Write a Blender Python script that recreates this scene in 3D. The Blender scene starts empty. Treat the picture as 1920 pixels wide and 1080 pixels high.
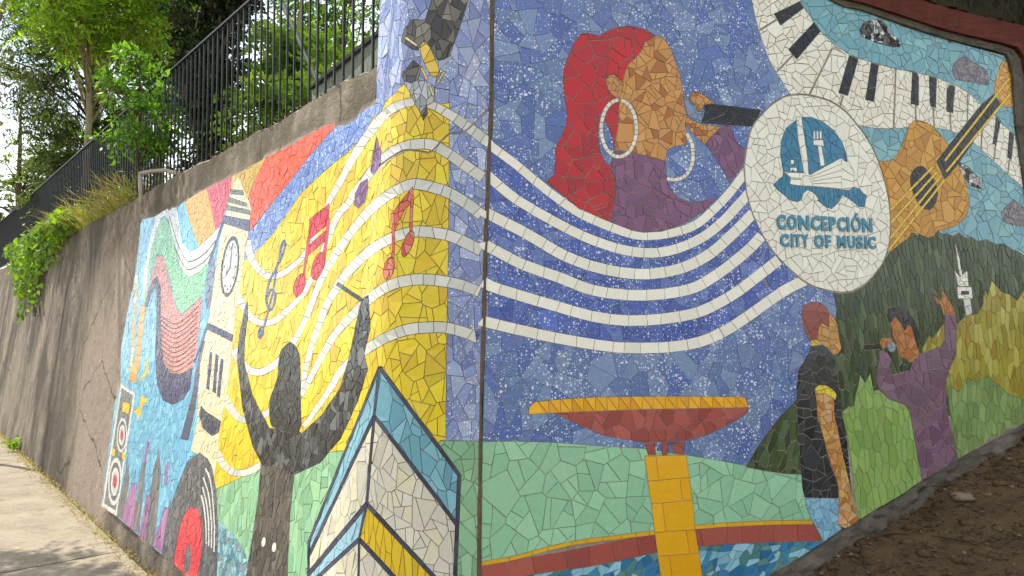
import bpy, math, random
import numpy as np
from mathutils import Vector, Matrix
from mathutils.geometry import delaunay_2d_cdt

random.seed(11); RNG = np.random.default_rng(11)
scene = bpy.context.scene
col = scene.collection

# ------------------------------------------------------------------ camera, sky, sun, exposure
FPX = 1450.0                                   # focal length in pixels of the 1920 px wide photograph
CAMZ = 1.6
PITCH = math.atan2(70, FPX)
cam = bpy.data.cameras.new('camera'); cam.sensor_width = 36; cam.lens = 36 * FPX / 1920
cam.clip_start = 0.05; cam.clip_end = 3000
camo = bpy.data.objects.new('camera', cam); col.objects.link(camo)
camo.location = (0, 0, CAMZ); camo.rotation_euler = (math.pi / 2 + PITCH, 0, 0)
scene.camera = camo

SUN_AZ, SUN_EL = math.radians(146), math.radians(52)      # azimuth from +X, counter-clockwise
sun_dir = Vector((math.cos(SUN_EL) * math.cos(SUN_AZ), math.cos(SUN_EL) * math.sin(SUN_AZ), math.sin(SUN_EL)))
world = bpy.data.worlds.new('World'); scene.world = world; world.use_nodes = True
wn = world.node_tree; wn.nodes.clear()
sky = wn.nodes.new('ShaderNodeTexSky'); sky.sky_type = 'NISHITA'; sky.sun_disc = False
sky.sun_elevation = SUN_EL; sky.sun_rotation = math.atan2(sun_dir.x, sun_dir.y)
sky.air_density = 1.0; sky.dust_density = 1.2; sky.ozone_density = 1.0
wtc = wn.nodes.new('ShaderNodeTexCoord'); wns = wn.nodes.new('ShaderNodeTexNoise')
wns.inputs['Scale'].default_value = 2.6; wns.inputs['Detail'].default_value = 7; wns.inputs['Roughness'].default_value = .6
wrp = wn.nodes.new('ShaderNodeValToRGB'); wrp.color_ramp.elements[0].position = .43; wrp.color_ramp.elements[1].position = .60
wmx = wn.nodes.new('ShaderNodeMix'); wmx.data_type = 'RGBA'; wmx.inputs[7].default_value = (7.4, 7.3, 7.1, 1)
wbg = wn.nodes.new('ShaderNodeBackground'); wbg.inputs['Strength'].default_value = 0.15
wout = wn.nodes.new('ShaderNodeOutputWorld')
wn.links.new(wtc.outputs['Generated'], wns.inputs['Vector']); wn.links.new(wns.outputs['Fac'], wrp.inputs['Fac'])
wn.links.new(wrp.outputs['Color'], wmx.inputs[0]); wn.links.new(sky.outputs['Color'], wmx.inputs[6])
wn.links.new(wmx.outputs[2], wbg.inputs['Color']); wn.links.new(wbg.outputs['Background'], wout.inputs['Surface'])
sl = bpy.data.lights.new('sun', 'SUN'); sl.energy = 4.3; sl.angle = math.radians(0.55); sl.color = (1, .94, .84)
slo = bpy.data.objects.new('sun', sl); col.objects.link(slo)
slo.rotation_euler = sun_dir.to_track_quat('Z', 'Y').to_euler(); slo.location = (-20, 20, 40)
vs = scene.view_settings; vs.view_transform = 'Standard'; vs.look = 'None'; vs.gamma = 1; vs.exposure = 0.93
scene.cycles.max_bounces = 8; scene.cycles.transparent_max_bounces = 8
scene.cycles.use_denoising = True

# ------------------------------------------------------------------ the wall's plan: left flank, rounded corner, right flank
UL = np.array([.63, -.777]); UL /= np.linalg.norm(UL)
AR = math.radians(20)
aL = math.atan2(UL[1], UL[0]); TURN = AR - aL
BL, BR, R0 = .11, .02, .52                     # batter of the flanks, radius of the corner at the ground
B1 = np.array([-2.29, 5.04]) + UL * 2.36
ARC = R0 * TURN
NL = np.array([UL[1], -UL[0]])
CTR = B1 - NL * R0
CP, SP = math.cos(PITCH), math.sin(PITCH)
def base(s):
    s = np.asarray(s, float)
    th = np.clip((s + ARC) / R0, 0, TURN); ang = aL + th
    ux, uy = np.cos(ang), np.sin(ang); nx, ny = uy, -ux
    ex = np.where(s < -ARC, s + ARC, np.where(s > 0, s, 0))
    f = th / TURN; f = f * f * (3 - 2 * f)
    return CTR[0] + nx * R0 + ux * ex, CTR[1] + ny * R0 + uy * ex, nx, ny, BL + (BR - BL) * f
def surf(s, z, h=0.0):                         # a point of the wall: s along it, z up, h out of its face
    px, py, nx, ny, b = base(s)
    return np.stack([px + nx * (h - b * z), py + ny * (h - b * z), np.asarray(z, float) + 0 * px], -1)
def project(p):
    z = p[..., 2] - CAMZ
    d = p[..., 1] * CP + z * SP; u = -p[..., 1] * SP + z * CP
    return np.stack([960 + FPX * p[..., 0] / d, 540 - FPX * u / d], -1)
_tab = np.linspace(-16, 8, 4000); _P = surf(_tab, 1.6); _ok = _P[:, 1] > .3
_r, _t = (_P[:, 0] / _P[:, 1])[_ok], _tab[_ok]
def on_wall(pts):                              # where a drawn point lies on the wall: (s, z) in metres
    pts = np.asarray(pts, float).reshape(-1, 2)
    a = (pts[:, 0] - 960) / FPX; b = (540 - pts[:, 1]) / FPX
    dx, dy, dz = a, CP - b * SP, SP + b * CP
    s = np.interp(dx / dy, _r, _t); z = np.full_like(s, 1.6)
    for i in range(14):
        P = surf(s, z); z = CAMZ + dz / dy * P[:, 1]
        P = surf(s, z); F = P[:, 0] * dy - P[:, 1] * dx
        P2 = surf(s + 1e-4, z); D = (P2[:, 0] * dy - P2[:, 1] * dx - F) / 1e-4
        s = s - np.clip(F / D, -.3, .3)
    return np.stack([s, CAMZ + dz / dy * surf(s, z)[:, 1]], -1)
def at(px, py, dist):                          # the point seen at a pixel, dist metres away (horizontally)
    a = (px - 960) / FPX; b = (540 - py) / FPX
    d = np.array([a, CP - b * SP, SP + b * CP]); d *= dist / math.hypot(d[0], d[1])
    return np.array([d[0], d[1], CAMZ + d[2]])

# ------------------------------------------------------------------ materials
def lin(c):
    if isinstance(c, str):
        c = c.lstrip('#'); c = [int(c[i:i + 2], 16) / 255 for i in (0, 2, 4)]
    return np.array([v / 12.92 if v <= .04045 else ((v + .055) / 1.055) ** 2.4 for v in c])
class NT:
    def __init__(s, name):
        s.m = bpy.data.materials.new(name); s.m.use_nodes = True; s.t = s.m.node_tree; s.t.nodes.clear()
        s.out = s.n('OutputMaterial')
    def n(s, k, **kw):
        n = s.t.nodes.new('ShaderNode' + k)
        for a, v in kw.items(): setattr(n, a, v)
        return n
    def l(s, a, b): s.t.links.new(a, b)
    def noise(s, vec, scale, detail=4, rough=.55):
        n = s.n('TexNoise'); n.inputs['Scale'].default_value = scale; n.inputs['Detail'].default_value = detail
        n.inputs['Roughness'].default_value = rough
        if vec is not None: s.l(vec, n.inputs['Vector'])
        return n.outputs['Fac']
    def ramp(s, fac, p0, p1, c0=(0, 0, 0), c1=(1, 1, 1)):
        r = s.n('ValToRGB'); e = r.color_ramp.elements
        e[0].position, e[1].position = p0, p1; e[0].color = (*c0, 1); e[1].color = (*c1, 1)
        s.l(fac, r.inputs['Fac']); return r.outputs['Color']
    def mix(s, fac, a, b, mode='MIX'):
        m = s.n('Mix', data_type='RGBA', blend_type=mode)
        for k, v in ((0, fac), (6, a), (7, b)):
            if isinstance(v, (int, float)): m.inputs[k].default_value = v
            elif isinstance(v, (tuple, list, np.ndarray)): m.inputs[k].default_value = (*[float(q) for q in v[:3]], 1)
            else: s.l(v, m.inputs[k])
        return m.outputs[2]
    def math(s, op, a, b=0.0):
        m = s.n('Math', operation=op)
        for i, v in enumerate((a, b)):
            if isinstance(v, (int, float)): m.inputs[i].default_value = v
            else: s.l(v, m.inputs[i])
        return m.outputs[0]
    def mapping(s, vec, scale, loc=(0, 0, 0)):
        m = s.n('Mapping'); m.inputs['Scale'].default_value = scale; m.inputs['Location'].default_value = loc
        s.l(vec, m.inputs['Vector']); return m.outputs['Vector']
    def attr(s, name): return s.n('Attribute', attribute_name=name)
    def pos(s): return s.n('NewGeometry').outputs['Position']
    def bsdf(s, colr, rough=.6, spec=.5, metal=0.0, bump=None, bstr=.3, bdist=.01):
        b = s.n('BsdfPrincipled')
        for k, v in (('Base Color', colr), ('Roughness', rough), ('Metallic', metal), ('Specular IOR Level', spec)):
            if isinstance(v, (int, float)): b.inputs[k].default_value = v
            elif isinstance(v, (tuple, list, np.ndarray)): b.inputs[k].default_value = (*[float(q) for q in v[:3]], 1)
            else: s.l(v, b.inputs[k])
        if bump is not None:
            bp = s.n('Bump'); bp.inputs['Strength'].default_value = bstr; bp.inputs['Distance'].default_value = bdist
            s.l(bump, bp.inputs['Height']); s.l(bp.outputs['Normal'], b.inputs['Normal'])
        s.l(b.outputs['BSDF'], s.out.inputs['Surface']); return b
M = {}
def glaze(name, speckle=False, metal=0.0, rough=.24):
    t = NT(name); c = t.attr('tile_color').outputs['Color']; v = t.attr('sz').outputs['Vector']
    w = t.noise(v, 38, 3); c = t.mix(.4, c, t.ramp(w, .3, .7, (.86, .86, .86), (1.08, 1.08, 1.08)), 'MULTIPLY')
    if speckle:
        al = t.attr('tile_color').outputs['Alpha']; big = t.math('ADD', t.math('MULTIPLY', al, .42), .26)
        off = t.n('CombineXYZ'); t.l(t.math('MULTIPLY', al, 37.0), off.inputs[0]); t.l(t.math('MULTIPLY', al, 91.0), off.inputs[1])
        va = t.n('VectorMath', operation='ADD'); t.l(v, va.inputs[0]); t.l(off.outputs[0], va.inputs[1]); v2 = va.outputs[0]
        for sc, lo, hi, st in ((95, .10, .40, .9), (46, .02, .30, .95)):
            vo = t.n('TexVoronoi', voronoi_dimensions='2D'); vo.inputs['Scale'].default_value = sc; t.l(v2, vo.inputs['Vector'])
            sep = t.n('SeparateColor'); t.l(vo.outputs['Color'], sep.inputs['Color'])
            r = t.math('MULTIPLY', t.math('POWER', sep.outputs[0], 2.6), hi)
            r = t.math('MULTIPLY', r, t.math('ADD', t.math('MULTIPLY', big, 1.9), -.15))
            m = t.math('LESS_THAN', vo.outputs['Distance'], r)
            c = t.mix(t.math('MULTIPLY', m, st), c, lin('#cfd4de'))
    d = t.noise(v, 5, 5, .65); dirt = t.ramp(d, .62, .82)
    c = t.mix(t.math('MULTIPLY', dirt, .15), c, lin('#8d8676'))
    rr = t.math('ADD', t.math('MULTIPLY', t.noise(v, 14, 3), .25), rough - .1)
    t.bsdf(c, rr, .4, metal, t.noise(v, 55, 2), .05, .01); M[name] = t.m
glaze('glazed_tile'); glaze('speckled_tile', True); glaze('mirror_tile', metal=.85, rough=.2)

def concrete_wall():
    t = NT('wall_face'); v = t.attr('sz').outputs['Vector']; mu = t.attr('mural').outputs['Fac']
    n1 = t.noise(v, 2.2, 8, .65); n2 = t.noise(v, 24, 6, .7)
    c = t.mix(t.ramp(n1, .3, .7), lin('#7d7365'), lin('#998d7b'))
    dv = t.n('VectorMath', operation='MULTIPLY_ADD'); wv = t.n('TexNoise'); wv.inputs['Scale'].default_value = 1.7; wv.inputs['Detail'].default_value = 5; t.l(v, wv.inputs['Vector'])
    t.l(wv.outputs['Color'], dv.inputs[0]); dv.inputs[1].default_value = (.35, .6, 0); t.l(v, dv.inputs[2]); vw = dv.outputs[0]
    pk = t.noise(t.mapping(v, (1.0, .35, 1), (.35, 0, 0)), 1.1, 6, .6)
    c = t.mix(t.math('MULTIPLY', t.ramp(pk, .47, .60), .6), c, lin('#968676'))
    st = t.noise(t.mapping(vw, (1.1, .45, 1)), 1.0, 12, .74)
    c = t.mix(t.math('MULTIPLY', t.ramp(st, .44, .56), .85), c, lin('#453f37'))
    st2 = t.noise(t.mapping(vw, (3.2, 1.3, 1), (3, 1, 0)), 1.0, 10, .75)
    c = t.mix(t.math('MULTIPLY', t.ramp(st2, .50, .68), .55), c, lin('#5c5147'))
    sx = t.n('SeparateXYZ'); t.l(vw, sx.inputs[0]); fine = t.noise(vw, 16, 8, .75)
    def zone(lo, hi, w):
        a = t.n('MapRange', interpolation_type='SMOOTHSTEP'); a.inputs[1].default_value = lo - w; a.inputs[2].default_value = lo + w; t.l(sx.outputs[0], a.inputs[0])
        b = t.n('MapRange', interpolation_type='SMOOTHSTEP'); b.inputs[1].default_value = hi + w; b.inputs[2].default_value = hi - w; t.l(sx.outputs[0], b.inputs[0])
        return t.math('MULTIPLY', a.outputs[0], b.outputs[0])
    c = t.mix(t.math('MULTIPLY', zone(-5.95, -4.2, .25), t.ramp(fine, .30, .60, (.35,) * 3, (.85,) * 3)), c, lin('#a29283'))
    c = t.mix(t.math('MULTIPLY', zone(-7.6, -6.15, .3), t.ramp(fine, .35, .62, (.2,) * 3, (.8,) * 3)), c, lin('#4b453c'))
    ef = t.noise(t.mapping(vw, (2.2, 1.5, 1), (9, 4, 0)), 1.0, 10, .75)
    c = t.mix(t.math('MULTIPLY', t.ramp(ef, .56, .74), .5), c, lin('#b9b2a5'))
    tz = t.n('MapRange', interpolation_type='SMOOTHSTEP'); tz.inputs[1].default_value = 2.40; tz.inputs[2].default_value = 2.74; t.l(sx.outputs[1], tz.inputs[0])
    c = t.mix(t.math('MULTIPLY', t.math('MULTIPLY', tz.outputs[0], t.ramp(t.noise(vw, 5, 9, .75), .40, .58)), .8), c, lin('#57523f'))
    bz = t.n('MapRange', interpolation_type='SMOOTHSTEP'); bz.inputs[1].default_value = .75; bz.inputs[2].default_value = .15; t.l(sx.outputs[1], bz.inputs[0])
    c = t.mix(t.math('MULTIPLY', t.math('MULTIPLY', bz.outputs[0], t.ramp(t.noise(vw, 3, 9, .75), .42, .60)), .6), c, lin('#595040'))
    vc = t.n('TexVoronoi', feature='DISTANCE_TO_EDGE'); vc.inputs['Scale'].default_value = .75; t.l(vw, vc.inputs['Vector'])
    c = t.mix(t.math('MULTIPLY', t.math('LESS_THAN', vc.outputs['Distance'], .0045), .7), c, lin('#38322b'))
    c = t.mix(.5, c, t.ramp(n2, .3, .75, (.65, .65, .65), (1.2, 1.2, 1.2)), 'MULTIPLY')
    g = t.mix(t.ramp(t.noise(v, 9, 5), .3, .7), lin('#847c6d'), lin('#a9a092'))
    c = t.mix(mu, c, g)
    t.bsdf(c, .9, .2, 0, t.mix(.5, n2, t.noise(v, 70, 4, .7)), .9, .02); M['wall_face'] = t.m
concrete_wall()
def concrete(name, a, b, dark, scale=3.0, bd=.012):
    t = NT(name); v = t.pos()
    n1 = t.noise(v, scale, 7, .62); n2 = t.noise(v, scale * 14, 5, .7)
    c = t.mix(t.ramp(n1, .3, .7), lin(a), lin(b))
    c = t.mix(t.math('MULTIPLY', t.ramp(t.noise(v, scale * 2.3, 8, .7), .52, .72), .7), c, lin(dark))
    c = t.mix(.55, c, t.ramp(n2, .3, .72, (.6, .6, .6), (1.25, 1.25, 1.25)), 'MULTIPLY')
    t.bsdf(c, .92, .2, 0, n2, .6, bd); M[name] = t.m
concrete('concrete', '#7f776a', '#9a9182', '#5a5247')
concrete('plinth_concrete', '#534d43', '#70695c', '#302b23', 7)
concrete('paving', '#807766', '#9b907d', '#5d5444', 2.2, .012)
concrete('red_paint', '#552a23', '#69362c', '#3a2c22', 9)
concrete('dirt', '#4d3e2c', '#6e583f', '#2a2117', 6, .03)
concrete('soil', '#6b6350', '#857b62', '#4c4a37', 1.2, .03)
concrete('dark_earth', '#2f2a20', '#45402c', '#181510', 9, .03)
concrete('sealant', '#665847', '#7a6a56', '#453c31', 20)
def plain(name, c, rough=.6, spec=.4, metal=0.0, var=.25, scale=20):
    t = NT(name); n = t.noise(t.pos(), scale, 4)
    cc = t.mix(var * 2, lin(c), t.ramp(n, .3, .7, (.55, .55, .55), (1.3, 1.3, 1.3)), 'MULTIPLY')
    t.bsdf(cc, rough, spec, metal, n, .15, .004); M[name] = t.m
plain('black_paint', '#17191a', .5, .4); plain('rusty_pipe', '#9a9184', .6); plain('bark', '#5a4d3d', .9, .2)
plain('pale_bark', '#8c8064', .9, .2); plain('letter_glaze', '#2d7d96', .28, .5, 0, .12, 60)
plain('cladding', '#6d7568', .7); plain('stone', '#7c705e', .9, .2); plain('dead_leaf', '#8a6a43', .9, .2)
plain('twig', '#4b3d2c', .9, .2)
def leaf(name, a, b, trans=.5):
    t = NT(name); r = t.attr('leaf_tint').outputs['Fac']
    c = t.mix(r, lin(a), lin(b))
    b1 = t.n('BsdfPrincipled'); t.l(c, b1.inputs['Base Color']); b1.inputs['Roughness'].default_value = .5
    b1.inputs['Specular IOR Level'].default_value = .3
    tr = t.n('BsdfTranslucent'); t.l(t.mix(.6, c, lin('#c6d63a'), 'OVERLAY'), tr.inputs['Color'])
    ms = t.n('MixShader'); ms.inputs[0].default_value = trans
    t.l(b1.outputs[0], ms.inputs[1]); t.l(tr.outputs[0], ms.inputs[2]); t.l(ms.outputs[0], t.out.inputs['Surface']); M[name] = t.m
leaf('leaf_bright', '#557a1f', '#abc84a', .6); leaf('leaf_mid', '#3a5c20', '#78a035', .5)
leaf('leaf_dark', '#1d2c16', '#3b4d26', .25); leaf('leaf_conifer', '#2c3d22', '#7d8c4a', .45)
leaf('straw', '#8d7a45', '#c4ae72', .4); leaf('ivy_leaf', '#45661f', '#93b040', .5); leaf('litter', '#3a2e1f', '#7d6844', .1); leaf('dark_grass', '#2b2c1a', '#4a4a30', .3)

# ------------------------------------------------------------------ object helpers
def tag(o, label=None, cat=None, group=None, kind=None):
    for k, v in (('label', label), ('category', cat), ('group', group), ('kind', kind)):
        if v: o[k] = v
    return o
def empty(name, loc=(0, 0, 0), parent=None):
    o = bpy.data.objects.new(name, None); col.objects.link(o); o.location = loc; o.empty_display_size = .1
    if parent: o.parent = parent
    return o
def link(name, me, parent=None, loc=None):
    o = bpy.data.objects.new(name, me); col.objects.link(o)
    if parent: o.parent = parent
    if loc is not None: o.location = loc
    return o
def mesh(name, V, Fc, mat, parent=None, loc=None, smooth=False):
    me = bpy.data.meshes.new(name); me.from_pydata([tuple(map(float, v)) for v in V], [], [tuple(f) for f in Fc])
    me.materials.append(M[mat]); me.update()
    if smooth: me.polygons.foreach_set('use_smooth', [True] * len(me.polygons))
    return link(name, me, parent, loc)
class MB:
    def __init__(s): s.v = []; s.f = []
    def add(s, V, Fc):
        o = len(s.v); s.v += [tuple(map(float, v)) for v in V]; s.f += [tuple(i + o for i in f) for f in Fc]
    def box(s, c, sz, ax=None):                # ax: three unit axes
        ax = ax or ((1, 0, 0), (0, 1, 0), (0, 0, 1)); c = np.array(c, float); A = np.array(ax, float)
        V = [c + sum(A[i] * sz[i] * .5 * k[i] for i in range(3)) for k in
             ((-1, -1, -1), (1, -1, -1), (1, 1, -1), (-1, 1, -1), (-1, -1, 1), (1, -1, 1), (1, 1, 1), (-1, 1, 1))]
        s.add(V, ((0, 3, 2, 1), (4, 5, 6, 7), (0, 1, 5, 4), (1, 2, 6, 5), (2, 3, 7, 6), (3, 0, 4, 7)))
    def tube(s, pts, rad, n=7):
        pts = [np.array(p, float) for p in pts]; rad = rad if hasattr(rad, '__len__') else [rad] * len(pts)
        V = []; up0 = np.array([.13, .31, 1.0])
        for i, p in enumerate(pts):
            d = pts[min(i + 1, len(pts) - 1)] - pts[max(i - 1, 0)]; d /= np.linalg.norm(d) + 1e-9
            u = up0 if abs(d[2]) < .9 else np.array([1.0, .2, .1])
            a = np.cross(d, u); a /= np.linalg.norm(a); b = np.cross(d, a)
            V += [p + rad[i] * (math.cos(2 * math.pi * k / n) * a + math.sin(2 * math.pi * k / n) * b) for k in range(n)]
        Fc = [(i * n + k, i * n + (k + 1) % n, (i + 1) * n + (k + 1) % n, (i + 1) * n + k) for i in range(len(pts) - 1) for k in range(n)]
        Fc += [tuple(range(n))[::-1], tuple((len(pts) - 1) * n + k for k in range(n))]
        s.add(V, Fc)
    def build(s, name, mat, parent=None, loc=None, smooth=False): return mesh(name, s.v, s.f, mat, parent, loc, smooth)
# ------------------------------------------------------------------ the mosaic: drawn regions, broken tiles clipped to what is on top
LAYERS = {'left': [], 'right': []}
def catmull(P, closed=True, step=5.0):
    P = np.asarray(P, float); n = len(P); out = []
    for i in range(n if closed else n - 1):
        if closed: p = [P[(i + k) % n] for k in (-1, 0, 1, 2)]
        else: p = [P[max(i - 1, 0)], P[i], P[i + 1], P[min(i + 2, n - 1)]]
        m = max(1, int(np.linalg.norm(p[2] - p[1]) / step))
        for k in range(m):
            t = k / m
            out.append(.5 * (2 * p[1] + (p[2] - p[0]) * t + (2 * p[0] - 5 * p[1] + 4 * p[2] - p[3]) * t * t + (3 * p[1] - p[0] - 3 * p[2] + p[3]) * t ** 3))
    if not closed: out.append(P[-1])
    return np.array(out)
def densify(P, step=22.0):
    P = np.asarray(P, float); out = []
    for i in range(len(P)):
        a, b = P[i], P[(i + 1) % len(P)]; m = max(1, int(np.linalg.norm(b - a) / step))
        out += [a + (b - a) * k / m for k in range(m)]
    return np.array(out)
def R(wall, part, poly, colr, a=.055, asp=1.0, ang=0.0, split=.45, jit=.06, mat='glazed_tile', smooth=False, gap=.0013, cells=None, bare=False):
    px = catmull(poly) if smooth else densify(poly)
    LAYERS[wall].append(dict(part=part, poly=on_wall(px), col=colr if isinstance(colr, (list, tuple)) else [colr], a=a, asp=asp, ang=ang,
                             split=split, jit=jit, mat=mat, gap=gap, bare=bare, cells=None if cells is None else [on_wall(densify(c)) for c in cells]))
def band(path, width, smooth=True, step=5.0):
    C = catmull(path, False, step) if smooth else np.asarray(path, float)
    if not smooth:
        o = []
        for i in range(len(C) - 1):
            m = max(1, int(np.linalg.norm(C[i + 1] - C[i]) / 12)); o += [C[i] + (C[i + 1] - C[i]) * k / m for k in range(m)]
        C = np.array(o + [C[-1]])
    d = np.gradient(C, axis=0); d /= np.linalg.norm(d, axis=1)[:, None] + 1e-9
    n = np.stack([-d[:, 1], d[:, 0]], -1)
    w = np.interp(np.linspace(0, 1, len(C)), np.linspace(0, 1, len(np.atleast_1d(width))), np.atleast_1d(width)) if np.ndim(width) else np.full(len(C), width)
    return C, C + n * w[:, None] / 2, C - n * w[:, None] / 2
def S(wall, part, path, width, colr, seg=.05, smooth=True, jit=.05, mat='glazed_tile', gap=.0011, skew=.25, bare=False):
    C, A, B = band(path, width, smooth)
    A, B, Cm = on_wall(A), on_wall(B), on_wall(C)
    cells = []
    if not bare:
        L = np.concatenate([[0], np.cumsum(np.linalg.norm(np.diff(Cm, axis=0), axis=1))]); n = len(C) - 1
        cut = [0.0]
        while cut[-1] < L[-1]: cut.append(cut[-1] + seg * random.uniform(.65, 1.35))
        cut[-1] = L[-1]
        wd = np.linalg.norm(A[0] - B[0])
        at_ = lambda Q, l: np.array([np.interp(l, L, Q[:, 0]), np.interp(l, L, Q[:, 1])])
        sk = [0.0] + [random.uniform(-1, 1) * skew * wd * random.choice((0, 1, 1)) for _ in cut[1:-1]] + [0.0]
        for i in range(len(cut) - 1):
            def side(Q, sg):
                l0, l1 = cut[i] + sg * sk[i], cut[i + 1] + sg * sk[i + 1]
                mid = [Q[k] for k in range(len(L)) if l0 + .002 < L[k] < l1 - .002]
                return [at_(Q, l0)] + mid + [at_(Q, l1)]
            cells.append(np.array(side(A, .5) + side(B, -.5)[::-1]))
    LAYERS[wall].append(dict(part=part, poly=np.concatenate([A, B[::-1]]), col=colr if isinstance(colr, (list, tuple)) else [colr], a=seg, asp=1,
                             ang=0, split=0, jit=jit, mat=mat, gap=gap, bare=bare, cells=cells))
def ell(cx, cy, rx, ry, k=0.0, n=28): return [(cx + rx * math.cos(t) + k * ry * math.sin(t), cy + ry * math.sin(t)) for t in np.linspace(0, 2 * math.pi, n, endpoint=False)]

def area(P):
    s = 0.0; n = len(P); P = P.tolist() if isinstance(P, np.ndarray) else P
    for i in range(n):
        a, b = P[i - 1], P[i]; s += a[0] * b[1] - a[1] * b[0]
    return s / 2
def clip_half(P, a, b):                        # keep what lies left of a -> b
    out = []; n = len(P); ex, ey = b[0] - a[0], b[1] - a[1]
    D = [ex * (p[1] - a[1]) - ey * (p[0] - a[0]) for p in P]
    for i in range(n):
        p, q, dp, dq = P[i], P[(i + 1) % n], D[i], D[(i + 1) % n]
        if dp >= 0: out.append(p)
        if (dp > 0 and dq < 0) or (dp < 0 and dq > 0):
            t = dp / (dp - dq); out.append((p[0] + (q[0] - p[0]) * t, p[1] + (q[1] - p[1]) * t))
    return out
def broken(P, a2, out, depth=0):               # break a cell by a straight crack
    A = abs(area(np.array(P)))
    if depth < 4 and A > a2 * random.uniform(.55, 1.9):
        c = np.mean(P, 0); L, t = 0, 0
        for i in range(len(P)):
            for j in range(i):
                dx, dy = P[i][0] - P[j][0], P[i][1] - P[j][1]
                if dx * dx + dy * dy > L: L, t = dx * dx + dy * dy, math.atan2(dy, dx)
        t += math.pi / 2 + random.gauss(0, .42); c = c + np.array([random.uniform(-1, 1), random.uniform(-1, 1)]) * math.sqrt(A) * .14
        e = (c[0] + math.cos(t), c[1] + math.sin(t)); c = tuple(c)
        l, r = clip_half(P, c, e), clip_half(P, e, c)
        if len(l) > 2 and len(r) > 2:
            broken(l, a2, out, depth + 1); broken(r, a2, out, depth + 1); return
    out.append(P)
def fill(layer, tris):                         # irregular cells over the region, a metres across
    a, asp, ang = layer['a'], layer['asp'], layer['ang']
    allp = tris.reshape(-1, 2); ca, sa = math.cos(ang), math.sin(ang)
    T = np.array([[ca, sa], [-sa, ca]]) / np.array([[1.0], [asp]]); Ti = np.linalg.inv(T)
    q = allp @ T.T; mn, mx = q.min(0) - a, q.max(0) + a
    big = a * (1.0 + .85 * layer['split'])
    nx, ny = int((mx[0] - mn[0]) / big) + 2, int((mx[1] - mn[1]) / big) + 2
    G = np.zeros((nx, ny, 2))
    for i in range(nx):
        for j in range(ny): G[i, j] = (mn[0] + (i + .5 * (j % 2) + random.uniform(-.38, .38)) * big, mn[1] + (j + random.uniform(-.38, .38)) * big)
    tq = (tris.reshape(-1, 2) @ T.T).reshape(-1, 3, 2); tmn, tmx = tq.min(1), tq.max(1)
    cells = []
    for i in range(nx):
        for j in range(ny):
            p = G[i, j]
            if not np.any((tmn[:, 0] < p[0] + big) & (tmx[:, 0] > p[0] - big) & (tmn[:, 1] < p[1] + big) & (tmx[:, 1] > p[1] - big)): continue
            P = [(p[0] - 2 * big, p[1] - 2 * big), (p[0] + 2 * big, p[1] - 2 * big), (p[0] + 2 * big, p[1] + 2 * big), (p[0] - 2 * big, p[1] + 2 * big)]
            for u in range(max(0, i - 2), min(nx, i + 3)):
                for w in range(max(0, j - 2), min(ny, j + 3)):
                    if (u, w) == (i, j): continue
                    o = G[u, w]; m = (p + o) / 2; d = o - p
                    P = clip_half(P, (m[0], m[1]), (m[0] - d[1], m[1] + d[0]))
                    if len(P) < 3: break
                if len(P) < 3: break
            if len(P) < 3: continue
            if layer['split'] > 0 and random.random() < .97:
                o = []; broken(P, a * a * .85, o)
            else: o = [P]
            for c in o: cells.append(np.array(c) @ Ti.T)
    return cells
def loops_at(pieces, nd):
    E = {}
    for P in pieces:
        K = [(round(p[0], nd), round(p[1], nd)) for p in P]
        for i in range(len(K)):
            a, b = K[i - 1], K[i]
            if a == b: continue
            if (b, a) in E: del E[(b, a)]
            else: E[(a, b)] = 1
    nxt = {}
    for a, b in E: nxt.setdefault(a, []).append(b)
    out = []
    while nxt:
        a = next(iter(nxt)); lp = [a]; c = a; ok = False
        for _ in range(400):
            if c not in nxt: break
            b = nxt[c].pop()
            if not nxt[c]: del nxt[c]
            if b == a: ok = True; break
            lp.append(b); c = b
        if ok and len(lp) > 2: out.append(lp)
    return out
def loops(pieces):
    tot = sum(area(P) for P in pieces); best = None
    for nd in (5, 4, 3):
        L = loops_at(pieces, nd); e = abs(sum(area(l) for l in L) - tot)
        if best is None or e < best[0]: best = (e, L)
        if e < .03 * tot + 1e-6: break
    if best[0] > .12 * tot: return [list(P) for P in pieces]
    return best[1]
def tidy(P, tol=.0012):
    P = [tuple(p) for p in P]; ch = True
    while ch and len(P) > 3:
        ch = False; n = len(P)
        for i in range(n):
            a, b, c = P[i - 1], P[i], P[(i + 1) % n]
            acx, acy, abx, aby = c[0] - a[0], c[1] - a[1], b[0] - a[0], b[1] - a[1]
            if abs(acx * aby - acy * abx) / (math.hypot(acx, acy) + 1e-9) < tol * .35 or math.hypot(abx, aby) < tol: P.pop(i); ch = True; break
    return P
def inset(P, g):
    n = len(P); N = []
    for i in range(n):
        a, b = P[i], P[(i + 1) % n]; dx, dy = b[0] - a[0], b[1] - a[1]; l = math.hypot(dx, dy) + 1e-9; N.append((-dy / l, dx / l))
    out = []
    for i in range(n):
        mx, my = N[i][0] + N[i - 1][0], N[i][1] + N[i - 1][1]; k = max(.45, (mx * mx + my * my) / 2); out.append((P[i][0] + mx / k * g, P[i][1] + my / k * g))
    return out
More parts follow.
